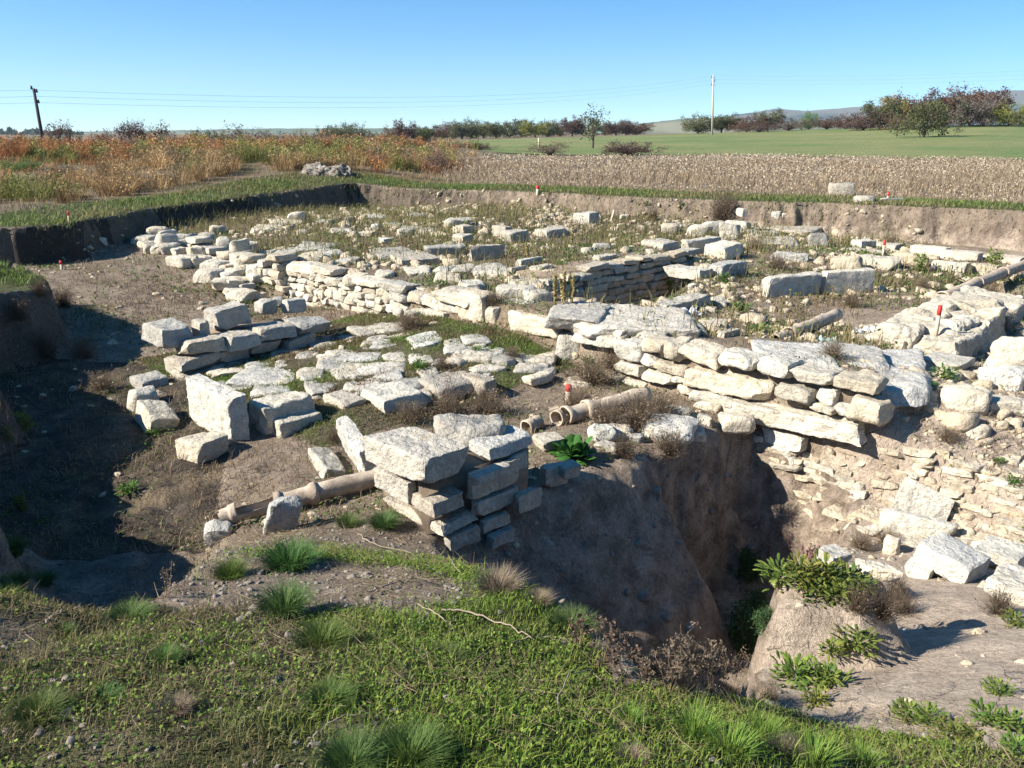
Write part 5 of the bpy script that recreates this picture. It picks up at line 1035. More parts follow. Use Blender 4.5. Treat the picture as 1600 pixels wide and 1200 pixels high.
# sage-like rosettes
def rosette(n, r, c1, c2, lw=.035, up=.5, spread=.35):
    V = []; Q = []; C = []
    for i in range(n):
        a = rng.uniform(0, 6.28); el = rng.uniform(.05, 1.15) * up * 2; ln = r * rng.uniform(.55, 1.1); w = lw * rng.uniform(.7, 1.2); d = np.array([math.cos(a) * math.cos(el), math.sin(a) * math.cos(el), math.sin(el)]); s = np.array([-math.sin(a), math.cos(a), 0]); nn = np.cross(s, d)
        o = np.array([math.cos(a), math.sin(a), 0]) * rng.uniform(0, spread) * r + [0, 0, rng.uniform(0, .05) * (1 + spread)]; b = len(V) * 1
        c = np.array(c1) + (np.array(c2) - np.array(c1)) * rng.random(); c = c * rng.uniform(.7, 1.25)
        for t, ww, dr in ((0, .12, 0), (.3, .8, .02), (.6, 1., -.02), (.85, .6, -.12), (1., .05, -.22)):
            m_ = o + d * ln * t + np.array([0, 0, dr * ln]); V += [m_ - s * w / 2 * ww + nn * .2 * w * ww, m_, m_ + s * w / 2 * ww + nn * .2 * w * ww]; C += [c] * 3
        for k in range(4): q = b + k * 3; Q += [(q, q + 1, q + 4, q + 3), (q + 1, q + 2, q + 5, q + 4)]
    return np.array(V), np.array(Q), np.array(C)
ROS = [me_of('sage_plant', *rosette(150, .078, (.085, .14, .03), (.23, .24, .05), .022, .55, 1.5)) for _ in range(3)]
BIGL = me_of('leafy_plant', *rosette(60, .17, (.03, .10, .02), (.06, .16, .03), .075, .65))
for i, (u, v, w, lab) in enumerate([(1218, 912, 70, 'yellow green sage plant at the left of the pedestal top'), (1252, 905, 70, 'sage plant second from the left on the earth pedestal'), (1288, 908, 74, 'sage plant in the middle of the pedestal top'), (1322, 915, 66, 'sage plant at the right end of the pedestal top'), (1272, 934, 70, 'sage plant hanging over the front of the pedestal'), (1312, 938, 60, 'dark sage plant in the shaded right front of the pedestal'), (1345, 925, 50, 'half dry sage plant at the pedestal foot by the white stone'),
     (1242, 1066, 80, 'sage plant on the lit slope below the pedestal'), (1292, 1072, 74, 'sage plant right of the one on the lit slope'), (1334, 1012, 74, 'sage plant by the shaded hollow right of the pedestal'), (1300, 1018, 46, 'small sage plant between pedestal and shaded hollow'), (1418, 1128, 66, 'sage plant on the cracked mud, left of a row of three'), (1452, 1134, 60, 'sage plant on the cracked mud, middle of a row of three'), (1488, 1156, 62, 'sage plant on the cracked mud, right of a row of three'),
     (1556, 1084, 50, 'sage plant near the right edge, uppermost of the lower group'), (1546, 1132, 66, 'wide sage plant near the right edge below the uppermost one'), (1584, 1142, 60, 'sage plant touching the right edge of the view'), (1586, 1178, 60, 'sage plant at the lower right corner'), (1584, 978, 44, 'small plant under the white slabs at the right edge'), (1520, 1160, 50, 'small sage plant between the mud row and the right edge group'), (1276, 1100, 50, 'wilting sage plant at the shaded overhang')]):
    plant(ROS[i % 3], 'sage_plant', u, v, w, lab, 'plant', .30, 'sage plants on the bare earth at the right', col=(rng.uniform(.75, 1.1), rng.uniform(.85, 1.1), 1))
plant(BIGL, 'leafy_plant', 895, 716, 76, 'glossy dark green leafy plant hanging over the near edge of the pit', 'plant', .34)
for u, v, w, lab in [(920, 570, 30, 'green weed at the foot of the long wall beside the boulder'), (1476, 592, 40, 'bright green weed on the wall crown left of the bright angular rock'), (1450, 606, 26, 'small green weed below the bright one on the wall crown'), (1158, 487, 34, 'spreading green rosette by the small round stone on the brown floor'), (1560, 724, 22, 'small green weed on the rubble slope at the right'), (1582, 758, 30, 'yellowish weed in the rubble foundation at the right'), (1010, 322, 16, 'dark leafy weed on the far bank, left one'), (1066, 322, 14, 'dark leafy weed on the far bank, right one'),
     (1186, 520, 30, 'flat green weed on the brown floor behind the wall crown'), (655, 576, 30, 'dark green herb between paving stones in the middle of the street'), (745, 550, 22, 'green herb between paving stones near the long curb block'), (1130, 440, 26, 'green weed in front of the squared grey-fronted block'), (875, 418, 22, 'fresh green weed on the inner wall beside the thin slab'), (690, 446, 20, 'green weed on the crown of the long wall'), (290, 545, 26, 'green weed growing between the short dark wall and the curb slab'), (410, 668, 26, 'green weed at the foot of the broad flat-topped block'), (200, 770, 36, 'green blades in the deep shade of the left trench'), (1435, 900, 26, 'tiny green weed by the narrow pale slab'), (240, 680, 30, 'green herb in front of the tilted squared stone'), (330, 420, 26, 'green weed on the collapsed far wall')]:
    plant(ROS[0], 'green_weed', u, v, w, lab, 'weed', .3, None, col=(.55, .85, .8))
# bushes: stems and foliage
def bush_parts(nst, nleaf, w, h, leaf, c1, c2, s1=(.14, .11, .08), s2=(.24, .18, .12), stem_w=.006, clump=9, low=.05):
    a = rng.uniform(0, 6.28, nst); el = rng.uniform(low, 1, nst); B = np.stack([np.cos(a) * w / 2 * rng.uniform(.2, 1, nst) * np.sqrt(1 - (el * .9) ** 2 + .15), np.sin(a) * w / 2 * rng.uniform(.2, 1, nst) * np.sqrt(1 - (el * .9) ** 2 + .15), el * h], 1)
    A = B * rng.uniform(0, .25, (nst, 1)) * np.array([1, 1, .6]); mid = (A + B) / 2 + rng.normal(0, w * .04, (nst, 3)); A[:, 2] = np.minimum(A[:, 2], .1 * h) - .01
    stems = merge(twigs(A, mid, stem_w, tones(nst, s1, s2)), twigs(mid, B, stem_w * .7, tones(nst, s1, s2)))
    k = rng.integers(0, nst, nleaf // clump); cc = B[k] * rng.uniform(.6, 1.05, (len(k), 1)); L_ = np.repeat(cc, clump, 0) + rng.normal(0, w * .06, (len(k) * clump, 3)); L_[:, 2] = np.maximum(L_[:, 2], .02)
    return stems, (leaves(L_, rng.uniform(.6, 1.3, len(L_)) * leaf, tones(len(L_), c1, c2)) if nleaf else None)
class Kind:
    def __init__(s, name, w, h, *a, **k):
        s.name, s.w, s.h = name, w, h; st, fo = bush_parts(*a, **k); s.st = me_of('stems', *st, 'dry'); s.fo = me_of('foliage', *fo) if fo else None
    def put(s, P, sc_, label, cat='bush', group=None, col=None, zs=1.0, name=None):
        t = thing(name or s.name, label, cat, P, group); t.rotation_euler = (0, 0, rng.uniform(0, 6.28)); t.scale = (sc_, sc_, sc_ * zs)
        for nm, me in (('stems', s.st), ('foliage', s.fo)):
            if me: o = add(nm, me, t); o.color = (*(col or WHITE), 1)
        return t
    def px(s, u, v, wpx, label, cat='bush', group=None, col=None, zs=1.0, z=None, name=None):
        P = hit(u, v) if z is None else at(u, v, z); return s.put(P, wpx * depth_of(*P) / F / s.w, label, cat, group, col, zs, name)
K_brush = Kind('dry_brush', 1, .55, 520, 500, 1, .55, .022, (.30, .23, .15), (.18, .13, .09), stem_w=.0035)
K_dark = Kind('dry_brush', 1, .7, 420, 300, 1, .7, .03, (.17, .12, .08), (.10, .075, .05), (.10, .075, .055), (.17, .13, .09), stem_w=.0045)
K_feather = Kind('feathery_plant', 1, .8, 130, 2600, 1, .8, .035, (.035, .085, .03), (.07, .13, .045), stem_w=.004)
K_herb = Kind('leafy_weed', 1, 1.1, 40, 420, 1, 1.1, .07, (.09, .15, .03), (.20, .23, .06), stem_w=.007)
K_red = Kind('red_plant', 1, .6, 120, 900, 1, .6, .03, (.22, .045, .05), (.30, .10, .08), (.2, .06, .06), (.3, .1, .1), stem_w=.005)
for u, v, w, lab in [(1000, 668, 110, 'tan dry brush heaped over the brush-covered clay pipe, right part'), (948, 668, 90, 'tan dry brush heaped over the brush-covered clay pipe, left part'), (1035, 655, 80, 'dry brush at the upper end of the brush-covered pipe'), (900, 640, 70, 'dry brush around the red-tipped stake at the street corner'), (925, 600, 90, 'grey brush between boulder and long wall'), (955, 575, 70, 'dry weeds at the foot of the long wall near the boulder'),
     (700, 655, 90, 'tangle of dry twigs in the ditch below the street edge'), (760, 650, 90, 'tangle of dry twigs in the ditch nearer the clay sherds'), (640, 660, 70, 'dry brush behind the pitted leaning block'), (525, 690, 50, 'tan weed in front of the rough grey edge slab'), (770, 478, 50, 'dry brush on the wall behind the big rounded end block'), (1330, 480, 50, 'brown brush in the hollow right of the broken pale pipe'), (1300, 560, 60, 'dry brush on the crown of the long wall'),
     (1440, 455, 44, 'brown brush under the green bush by the dark hollow'), (1560, 520, 70, 'brush above the rubble platform'), (1540, 470, 60, 'dry weeds under the long open-mouthed pipe'), (690, 575, 40, 'dry weeds among the paving stones'), (800, 560, 40, 'dry weeds at the right side of the street'), (640, 515, 60, 'dry brush at the foot of the long wall below its far courses'), (1210, 420, 50, 'weeds in front of the shaded jagged stone'), (1390, 385, 36, 'rusty weeds behind the long slab row'),
     (690, 400, 30, 'dry weeds before the dark long block'), (1180, 390, 40, 'weeds on the long flat slabs'), (430, 640, 30, 'dry weeds behind the broad flat-topped block'), (1345, 858, 60, 'dry weeds on the lit earth below the rubble foundation, left part'), (1385, 850, 50, 'dry weeds on the lit earth below the rubble foundation, right part'), (1310, 800, 40, 'small dry weeds at the shadow edge under the foundation'), (1480, 690, 50, 'dry roots in the soil right of the long wall end'), (1200, 1095, 60, 'brown weeds at the shaded mud overhang'), (130, 560, 70, 'dry weeds at the shadow edge on the left slope'), (160, 610, 60, 'dry weeds on the lit floor of the left trench'), (330, 640, 40, 'dry weeds between the tilted stone and the upright block')]:
    K_brush.px(u, v, w, lab, 'brush', 'dry brush among the ruins')
for u, v, w, lab in [(1045, 712, 70, 'dark dry plant hanging from the back edge of the pit'), (975, 715, 60, 'dark dry plant at the pit edge right of the leafy plant'), (1130, 345, 70, 'dark bush growing out of the far bank'), (1375, 965, 90, 'brown dead plant in the shade right of the pedestal'), (1340, 955, 70, 'brown dead plant at the right foot of the pedestal'), (1560, 960, 70, 'dead plant under the white flat slab'), (70, 560, 70, 'dry bush in the shade of the left bank'), (1410, 960, 60, 'flattened dead stems in the mud hollow'), (1020, 345, 30, 'dark weed at the foot of the far bank'), (62, 462, 44, 'dry weed on the grassy end of the left bank'), (100, 480, 50, 'dead plant hanging from the end of the left bank'), (30, 500, 50, 'dead plant low on the face of the left bank'), (1400, 935, 60, 'dead brush on the right shoulder of the pedestal')]:
    K_dark.px(u, v, w, lab, 'brush', 'dark dead plants')
for u, v, w, lab in [(1165, 905, 60, 'feathery green plant on the left lip of the pedestal'), (1180, 965, 60, 'feathery green plant hanging down the pit side of the pedestal'), (1160, 1010, 90, 'large feathery green plant low on the pit side of the pedestal'), (1195, 985, 50, 'feathery green plant on the pit face')]:
    K_feather.px(u, v, w, lab, 'plant', 'feathery plants at the pit rim')
for u, v, w, lab, c in [(1434, 425, 34, 'green bush at the right rim of the dark hollow', (.8, .9, .8)), (1040, 466, 40, 'yellow flowering plant at the mouth of the dark niche', (1.3, 1.25, .7)), (1555, 425, 40, 'green bush at the end of the long slab row', (.9, .9, .9)), (40, 672, 36, 'tall yellow green plant standing in the shade of the left bank', (1.1, 1.1, .9)), (12, 690, 30, 'leafy weed at the left edge below the bank', (.9, .9, .9)), (30, 800, 34, 'weed on the left bank above the tufts', (.7, .7, .7)), (1155, 400, 24, 'yellowish weed behind the bright slanting slab', (1.4, 1.2, .8))]:
    K_herb.px(u, v, w, lab, 'weed', None, c)
K_red.px(1288, 632, 44, 'crimson plant growing out of the long wall, left one', 'plant', 'crimson wall plants', z=-.82); K_red.px(1312, 620, 34, 'crimson plant growing out of the long wall, right one', 'plant', 'crimson wall plants', z=-.76)
# stalks with seed heads
def stalk_parts(n, h, spread, head, hc1, hc2, c1, c2, heads=14, branch=0, hs=.010, w=.0022):
    B = np.stack([rng.normal(0, spread, n), rng.normal(0, spread, n), h * rng.uniform(.7, 1.05, n)], 1); A = B * np.array([.15, .15, 0]); tw = [twigs(A, B, w, tones(n, c1, c2))]; H = []
    for a, b in zip(A, B):
        if branch:
            for _ in range(branch):
                t = rng.uniform(.45, .95); p = a + (b - a) * t; q = p + np.array([*rng.normal(0, h * .16, 2), h * rng.uniform(.08, .26)]); tw.append(twigs(p[None], q[None], w * .7, tones(1, c1, c2)))
                H.append(q + rng.normal(0, h * .045, (heads, 3)) * [1, 1, .4])
        else: H.append(a + (b - a) * rng.uniform(1 - head, 1.0, (heads, 1)) + rng.normal(0, .006, (heads, 3)))
    H = np.concatenate(H); return merge(*tw), leaves(H, rng.uniform(.6, 1.3, len(H)) * hs, tones(len(H), hc1, hc2))
def stalks(name, u, v, hpx, label, n, spread, head, hc1, hc2, c1=(.30, .22, .14), c2=(.18, .13, .09), z=None, group=None, base=True, **k):
    P = hit(u, v) if z is None else at(u, v, z); h = hpx * depth_of(*P) / F / math.cos(PITCH); st_, hd = stalk_parts(n, h, spread * h, head, hc1, hc2, c1, c2, **k)
    o = mk(name, *(lambda m_: (m_[0], m_[1]))(merge(st_, hd)), M['dry'], None, P, cols=merge(st_, hd)[2], smooth_=False); return tag(o, label, 'plant', group)
PUR = ((.20, .05, .13), (.16, .09, .07))
for u, v, h, lab in [(1198, 885, 42, 'purple flower spike at the left of the pedestal'), (1236, 884, 56, 'tallest purple flower spike on the pedestal'), (1262, 888, 44, 'cluster of purple flower spikes on the pedestal'), (1284, 886, 40, 'purple flower spikes at the right of the cluster')]:
    stalks('flower_spike', u, v, h, lab, 3 if 'spikes' in lab else 1, .10, .65, *PUR, heads=60, hs=.012, group='purple flower spikes')
for u, v, h, lab in [(1045, 1085, 70, 'dry umbel stems at the left rim of the pedestal side'), (1078, 1092, 95, 'tallest dry umbel stems in front of the pit'), (1112, 1088, 80, 'dry umbel stems before the lit slope'), (1140, 1082, 70, 'dry umbel stems nearest the lit slope'), (1010, 1075, 50, 'short dry umbel stems over the pit lip')]:
    stalks('dry_umbel', u, v, h, lab, 9, .26, .3, (.17, .13, .09), (.10, .075, .055), (.24, .18, .12), (.15, .11, .075), heads=16, branch=4, hs=.008, group='dry umbel plants in front of the pit')
for u, v, h, lab in [(940, 1035, 70, 'brown dead plant leaning over the near pit edge'), (905, 1010, 50, 'brown dead stalks behind the overhanging green tuft'), (975, 1060, 60, 'brown dead stalks at the narrow end of the pit edge')]:
    stalks('dead_plant', u, v, h, lab, 6, .3, .6, (.15, .10, .07), (.09, .065, .05), heads=12, branch=3, hs=.010, group='dead plants on the pit edge')
for u, v, h, lab in [(262, 935, 50, 'dry seed stalk leaning at the trench lip, left one'), (285, 930, 40, 'dry seed stalks at the trench lip, middle'), (330, 905, 72, 'tall thin dry seed stalk at the trench lip')]:
    stalks('dry_stalk', u, v, h, lab, 3, .28, .8, (.25, .19, .14), (.15, .11, .08), heads=40, hs=.007, group='dry stalks at the trench lip')
for u, v, h, lab in [(868, 486, 62, 'tall yellow dry weed in front of the niche, left one'), (881, 484, 64, 'tall yellow dry weed in front of the niche, middle one'), (893, 486, 58, 'tall yellow dry weed in front of the niche, right one'), (825, 405, 28, 'yellow dry weed before the shaded hollow'), (893, 385, 26, 'brown dry weed under the wide pale block')]:
    stalks('dry_weed', u, v, h, lab, 4, .06, .75, (.42, .34, .15), (.30, .24, .10), (.38, .30, .16), (.26, .20, .11), heads=70, hs=.026, w=.006, group='tall yellow dry weeds')
for u, v, h, lab, z in [(722, 690, 130, 'bare reddish twigs rising behind the pier cap', -.6), (690, 640, 80, 'bare twigs in the ditch at the street edge', -1.05), (150, 470, 60, 'dry weed on the left slope', -1.0), (20, 730, 110, 'dry grass stalks at the left edge in shade', -1.1), (500, 545, 60, 'bare twig at the end of the short dark wall', -1.05)]:
    stalks('bare_twigs', u, v, h, lab, 7, .35, .3, (.2, .13, .1), (.14, .1, .08), (.20, .12, .09), (.13, .09, .07), heads=2, branch=2, hs=.006, w=.0028, z=z)
# fallen twigs on the mound
def stick(pts, r, label, col=(.30, .24, .18)):
    P = np.array([hit(u, v) + [0, 0, .012 + l] for u, v, l in pts]); n = 20; t = np.linspace(0, len(P) - 1, n); Pi = np.stack([np.interp(t, np.arange(len(P)), P[:, k]) for k in range(3)], 1) + rng.normal(0, .004, (n, 3)); b = P[0].copy(); V, q = tube(Pi - b, np.linspace(r, r * .45, n), 5)
    o = mk('twig', V, q, M['twigwood'], None, b); o.color = (1, 1, 1, 1); tag(o, label, 'twig', 'fallen twigs on the mound')
M['twigwood'] = simple('dead_wood', (.34, .28, .21), (.18, .14, .10), 30)
stick([(690, 958, .01), (730, 968, .03), (790, 985, .02), (830, 1010, .03)], .005, 'long dead twig lying across the upper mound'); stick([(580, 930, .01), (615, 918, .02), (655, 915, .01)], .005, 'short crooked twig above the clover')
stick([(560, 840, .01), (590, 860, .02), (640, 870, .02), (690, 905, .02)], .0035, 'thin arched stem below the small bright tuft'); stick([(870, 1110, .01), (890, 1075, .06), (925, 1070, .05), (950, 1085, .01)], .003, 'pale bent straw arching near the pit end'); stick([(485, 1165, .01), (520, 1140, .02), (570, 1125, .02)], .003, 'straw stem near the lower edge')
stick([(655, 950, .01), (690, 975, .02), (712, 985, .01)], .0035, 'reddish dead stem in the grass below the crest'); stick([(700, 870, .01), (708, 890, .03), (722, 905, .01)], .003, 'red stem at the foot of the pier'); stick([(140, 935, .01), (150, 950, .05), (162, 965, .01)], .004, 'pale twig at the left lip of the trench')
stick([(70, 980, .01), (100, 962, .02)], .004, 'short twig left of the dense lip tuft'); stick([(800, 1010, .01), (850, 1005, .02), (905, 1015, .02)], .003, 'thin stem under the overhanging tuft')
for u, v, w, lab in [(313, 1006, 9, 'small white stone chip in the clover'), (847, 1108, 8, 'tiny white pebble on the mound near the pit')]:
    P = hit(u, v); tag(stone_obj('pebble', P, np.array([1, .8, .7]) * w * depth_of(*P) / F, 0.3, 'stone', None, 1.5, r=.4), lab, 'pebble')
# ------------------------------------------------------------ trees, bushes and the land beyond
def tree_mesh(seed, kind):
    """unit-height tree: trunk with limbs, crown of leaf clumps round the twig ends"""
    global rng
    keep_ = rng; rng = np.random.default_rng(seed); parts = []; ends = []
    wide, lo, nl = {'open': (.42, .30, 7), 'wide': (.85, .12, 10), 'dense': (.55, .10, 12), 'bush': (.75, .02, 14)}[kind]
    th = lo + .05; parts.append(tube([(0, 0, -.05), (.01, 0, th * .6), (.02, .01, th)], [.035, .028, .024], 6))
    for i in range(nl):
        a = 6.28 * i / nl + rng.uniform(-.4, .4); p0 = np.array([.01, 0, th * rng.uniform(.6, 1.0)]); r = wide * rng.uniform(.35, 1.0); z = rng.uniform(.45, .98) if kind != 'wide' else rng.uniform(.4, .95) * (1 - .25 * r)
        p2 = np.array([math.cos(a) * r, math.sin(a) * r, max(z - .3 * (r / wide) ** 2, lo + .1)]); p1 = (p0 + p2) / 2 + np.array([0, 0, .06]); parts.append(tube([p0, p1, p2], [.016, .010, .004], 5))
        for _ in range(7):
            t = rng.uniform(.35, 1); b = p0 + (p2 - p0) * t; e = b + rng.normal(0, .11, 3) * [wide * 1.6, wide * 1.6, .8] + [0, 0, .05]; parts.append(tube([b, e], [.005, .0015], 3)); ends.append(e)
            for _ in range(2): e2 = e + rng.normal(0, .06, 3); parts.append(tube([e, e2], [.0025, .001], 3)); ends.append(e2)
    E_ = np.array(ends); E_[:, 2] = np.clip(E_[:, 2], lo * .8, 1.02); V, q = join(parts)
    rng = keep_; return (V, q), E_
def crown(E_, n, size, c1, c2, spread=.045):
    k = rng.integers(0, len(E_), n); P = E_[k] + rng.normal(0, spread, (n, 3)); tone_ = rng.uniform(.65, 1.35, len(E_))[k][:, None]
    return leaves(P, rng.uniform(.6, 1.3, n) * size, tones(n, c1, c2) * tone_, aspect=1.4)
TV = {}
for i, (kn, n, size, sp_) in enumerate([('open', 520, .040, .05), ('wide', 4200, .030, .05), ('dense', 6500, .030, .045), ('bush', 4200, .036, .05), ('bush', 1300, .036, .06), ('dense', 5500, .030, .05)]):
    (V, q), E_ = tree_mesh(50 + i, kn); o = mk('trunk', V, q, M['bark'], None); tm = o.data; bpy.data.objects.remove(o)
    TV[i] = (tm, me_of('crown', *crown(E_, n, size, (.75, .75, .75), (1.1, 1.1, 1.1), sp_)))
def tree(i, u, vtop, wpx, d, label, col, cat='tree', name='tree', group=None, base=None):
    P = gpos(u, d); vb = proj(*P)[1]; H = max((vb - vtop) / F * depth_of(*P), .4); Wd = wpx * depth_of(*P) / F; w0 = {0: 1.0, 1: 1.75, 2: 1.25, 3: 1.6, 4: 1.6, 5: 1.25}[i]
    t = thing(name, label, cat, P, group); t.rotation_euler = (0, 0, rng.uniform(0, 6.28)); t.scale = (Wd / w0, Wd / w0, H)
    add('trunk', TV[i][0], t); c = add('crown', TV[i][1], t); c.color = (*col, 1); return t
OL, RB, PU, YG, GN, GO, GY_ = (.105, .115, .045), (.15, .085, .055), (.13, .085, .07), (.23, .235, .05), (.11, .20, .05), (.34, .24, .06), (.135, .145, .08)
tree(0, 926, 170, 66, 84, 'small open tree standing alone at the near edge of the green field', GY_)
tree(1, 1441, 139, 118, 98, 'wide low tree with a short trunk alone on the green field', OL)
GT = 'tree thicket beyond the field at the right'
for i, u, vt, w, d, lab, c in [(2, 1372, 152, 60, 140, 'tree at the left end of the big thicket', OL), (2, 1392, 148, 40, 146, 'golden tree inside the big thicket', GO), (5, 1425, 144, 70, 150, 'dark tree behind the wide low tree', RB), (2, 1468, 138, 70, 146, 'dark reddish tree right of the wide low tree', PU), (5, 1497, 135, 64, 142, 'tallest reddish tree of the big thicket', RB), (2, 1532, 137, 66, 140, 'reddish brown tree near the right end of the big thicket', PU), (5, 1510, 150, 60, 136, 'bare looking pale stemmed tree in the big thicket', (.16, .13, .11)), (3, 1574, 156, 52, 134, 'yellow green bush right of the big thicket', YG), (3, 1600, 172, 50, 130, 'dark bush at the right edge beyond the field', OL), (3, 1345, 172, 60, 140, 'bush at the foot of the big thicket, left side', PU), (4, 1400, 180, 60, 132, 'red bush in front of the big thicket', RB)]:
    tree(i, u, vt - 3, w * 1.4, d, lab, c, 'tree' if i in (2, 5) else 'bush', 'tree' if i in (2, 5) else 'bush', GT)
for i, u, vt, w, d, lab, c in [(3, 1090, 177, 44, 165, 'dark olive bush just left of the concrete pole', OL), (2, 1126, 177, 50, 168, 'dark bush right behind the concrete pole', OL), (3, 1166, 181, 56, 165, 'reddish bush between the pole and the green tree', RB), (2, 1198, 170, 46, 165, 'green tree with a yellowish top right of the concrete pole', GY_), (3, 1262, 174, 30, 190, 'bright green round bush far beyond the field', GN), (4, 1290, 184, 70, 160, 'low reddish scrub bush beyond the field', PU), (4, 1230, 187, 70, 158, 'lower reddish scrub bush beyond the field', PU), (4, 1185, 195, 70, 156, 'flat reddish scrub bush behind the field edge', PU), (3, 1320, 182, 60, 158, 'scrub bush left of the big thicket', RB)]:
    tree(i, u, vt - 3, w * 1.4, d, lab, c, 'tree' if i == 2 else 'bush', 'tree' if i == 2 else 'bush', 'bushes behind the green field')
_tops = [(662, 196), (690, 196), (707, 190), (722, 189), (737, 183), (756, 192), (775, 190), (796, 186), (815, 186), (836, 187), (856, 187), (876, 188), (894, 180), (912, 190), (945, 190), (962, 188), (978, 186), (994, 192)]
_cols = [OL, RB, RB, GY_, OL, YG, OL, GY_, OL, YG, OL, RB, PU, OL, OL, PU, RB, RB]
for k, ((u, vt), c) in enumerate(zip(_tops, _cols)):
    tree((2, 3, 5)[k % 3], u, vt - 2, 62 if k % 2 else 54, 215 + 12 * (k % 3), f"{ {OL: 'olive', RB: 'reddish', PU: 'purplish', YG: 'yellow green', GY_: 'grey green'}[c]} hedgerow tree behind the green field, " + ('leftmost of the row' if k == 0 else 'rightmost of the row' if k == 17 else ['second', 'third', 'fourth', 'fifth', 'sixth', 'seventh', 'eighth', 'ninth', 'tenth'][min(k, 17 - k) - 1] + (' from the left' if k < 9 else ' from the right') + ' of the row'), tuple(.9 * x for x in c), 'tree', 'tree', 'hedgerow trees behind the green field')
for i, u, vt, w, d, lab, c in [(2, 635, 186, 40, 110, 'dark tree with a ragged top left of the hedgerow', PU), (3, 612, 197, 36, 112, 'dark bush beside the ragged-topped tree', RB), (3, 660, 199, 34, 112, 'olive bush between ragged-topped tree and hedgerow', OL), (5, 552, 193, 44, 95, 'grey green tree, left of the ragged-topped tree', GY_), (2, 518, 193, 50, 92, 'light green shrub on the skyline above the spoil heap', GY_), (3, 575, 204, 40, 95, 'low bush below the ragged-topped tree', OL),
     (0, 96, 196, 44, 70, 'bare shrub just right of the leaning pole', PU), (4, 74, 205, 36, 68, 'low bare shrub behind the leaning pole', PU), (0, 112, 196, 30, 72, 'thin grey shrub second right of the leaning pole', (.16, .15, .13)), (4, 165, 204, 44, 74, 'dark red shrub on the left skyline', RB), (5, 212, 190, 44, 72, 'tallest dark shrub on the left skyline', (.11, .065, .055)), (4, 232, 196, 34, 74, 'dark shrub touching the tallest one', (.11, .07, .055)), (0, 256, 196, 42, 74, 'twiggy shrub right of the tallest dark one', RB), (3, 322, 201, 36, 78, 'dark green rounded shrub beside the yellow bush', (.07, .085, .04)), (3, 311, 208, 24, 70, 'bright yellow bush on the left skyline', (.55, .42, .06)),
     (4, 388, 198, 66, 80, 'broad purplish shrub on the skyline', PU), (4, 352, 206, 50, 78, 'rusty shrub left of the broad purplish one', RB), (4, 425, 206, 50, 80, 'rusty shrub right of the broad purplish one', RB), (4, 468, 205, 46, 82, 'straw coloured shrub before the skyline', (.26, .2, .11)), (4, 290, 210, 50, 70, 'low brown shrub before the yellow bush', RB)]:
    tree(i, u, vt - 4, w * 1.25, d, lab, c, 'tree' if i in (2, 5) else 'shrub', 'tree' if i in (2, 5) else 'shrub', 'shrubs on the left skyline')
for i, u, vt, w, d, lab, c in [(4, 195, 240, 44, 37, 'dense red brown bush in the middle of the scrub', (.22, .10, .05)), (3, 128, 232, 40, 44, 'yellow green bush in the scrub at the left', YG), (3, 145, 246, 36, 40, 'lower yellow green bush in the scrub at the left', YG), (3, 58, 262, 34, 38, 'dark green bush low in the scrub at the left edge', (.075, .12, .04)), (4, 100, 246, 60, 42, 'grey brown bush between the green bushes', PU), (4, 95, 288, 40, 28, 'small dark shrub above the grassy rim', (.10, .085, .06)), (3, 235, 228, 30, 50, 'green bush on the scrub slope', GN), (4, 260, 246, 60, 42, 'dark olive bushes along the hollow in the scrub, left', (.09, .10, .05)), (4, 310, 252, 60, 40, 'dark olive bushes along the hollow in the scrub, right', (.09, .10, .05)),
     (4, 345, 226, 70, 52, 'straw and olive bush on the scrub slope', (.2, .17, .08)), (4, 410, 232, 70, 50, 'bright rusty bush on the scrub slope', (.33, .16, .07)), (4, 370, 244, 50, 42, 'rusty bush lower on the scrub slope', (.28, .15, .07)), (4, 540, 222, 80, 52, 'tall straw coloured bush above the spoil heap', (.28, .2, .10)), (3, 590, 232, 60, 46, 'olive bush right of the spoil heap', (.14, .13, .05)), (3, 640, 232, 60, 46, 'second olive bush right of the spoil heap', (.15, .14, .05)), (4, 685, 245, 56, 38, 'reddish bush where the scrub ends', (.30, .15, .085)), (4, 610, 218, 60, 62, 'rusty straw bush behind the olive bushes', (.28, .18, .09)), (4, 716, 228, 36, 72, 'dark brown round bush at the field edge', PU), (4, 745, 230, 40, 74, 'low dark brush at the field edge', PU), (4, 980, 226, 70, 66, 'low brown brush at the field edge beside the lone tree', PU), (4, 860, 229, 70, 66, 'low dry brush at the field edge left of the lone tree', (.2, .14, .1)), (4, 475, 230, 60, 50, 'straw bush left of the spoil heap', (.27, .2, .1)), (4, 445, 250, 50, 40, 'rusty bush in front of the spoil heap', (.29, .17, .08)), (3, 30, 285, 50, 30, 'green weed patch above the grassy rim', GN)]:
    tree(i if i == 3 else (3, 4)[len(lab) % 2], u, vt - 9, w * 1.5, d, lab, c, 'bush', 'bush', 'bushes in the scrub')
# spoil heap
P = hit(506, 272); p, Q = rock((1.7, 1.1, .42), 30, .9, .10, .30, 6, 991); hp_ = thing('spoil_heap', 'grey heap of spoil and stones in the scrub', 'spoil heap', P); mk('earth', p, Q, M['spoil'] if 'spoil' in M else M['mortar'], hp_)
for k in range(26):
    a = rng.uniform(0, 6.28); r = rng.uniform(0, .75); s_ = rng.uniform(.04, .12); o = stone_obj('stone', (math.cos(a) * r, math.sin(a) * r * .55, .23 * math.sqrt(max(0, 1 - (r / 1.0) ** 2))), (s_ * 1.3, s_, s_ * .7), a, 'grey', hp_, 1.1, res=5)
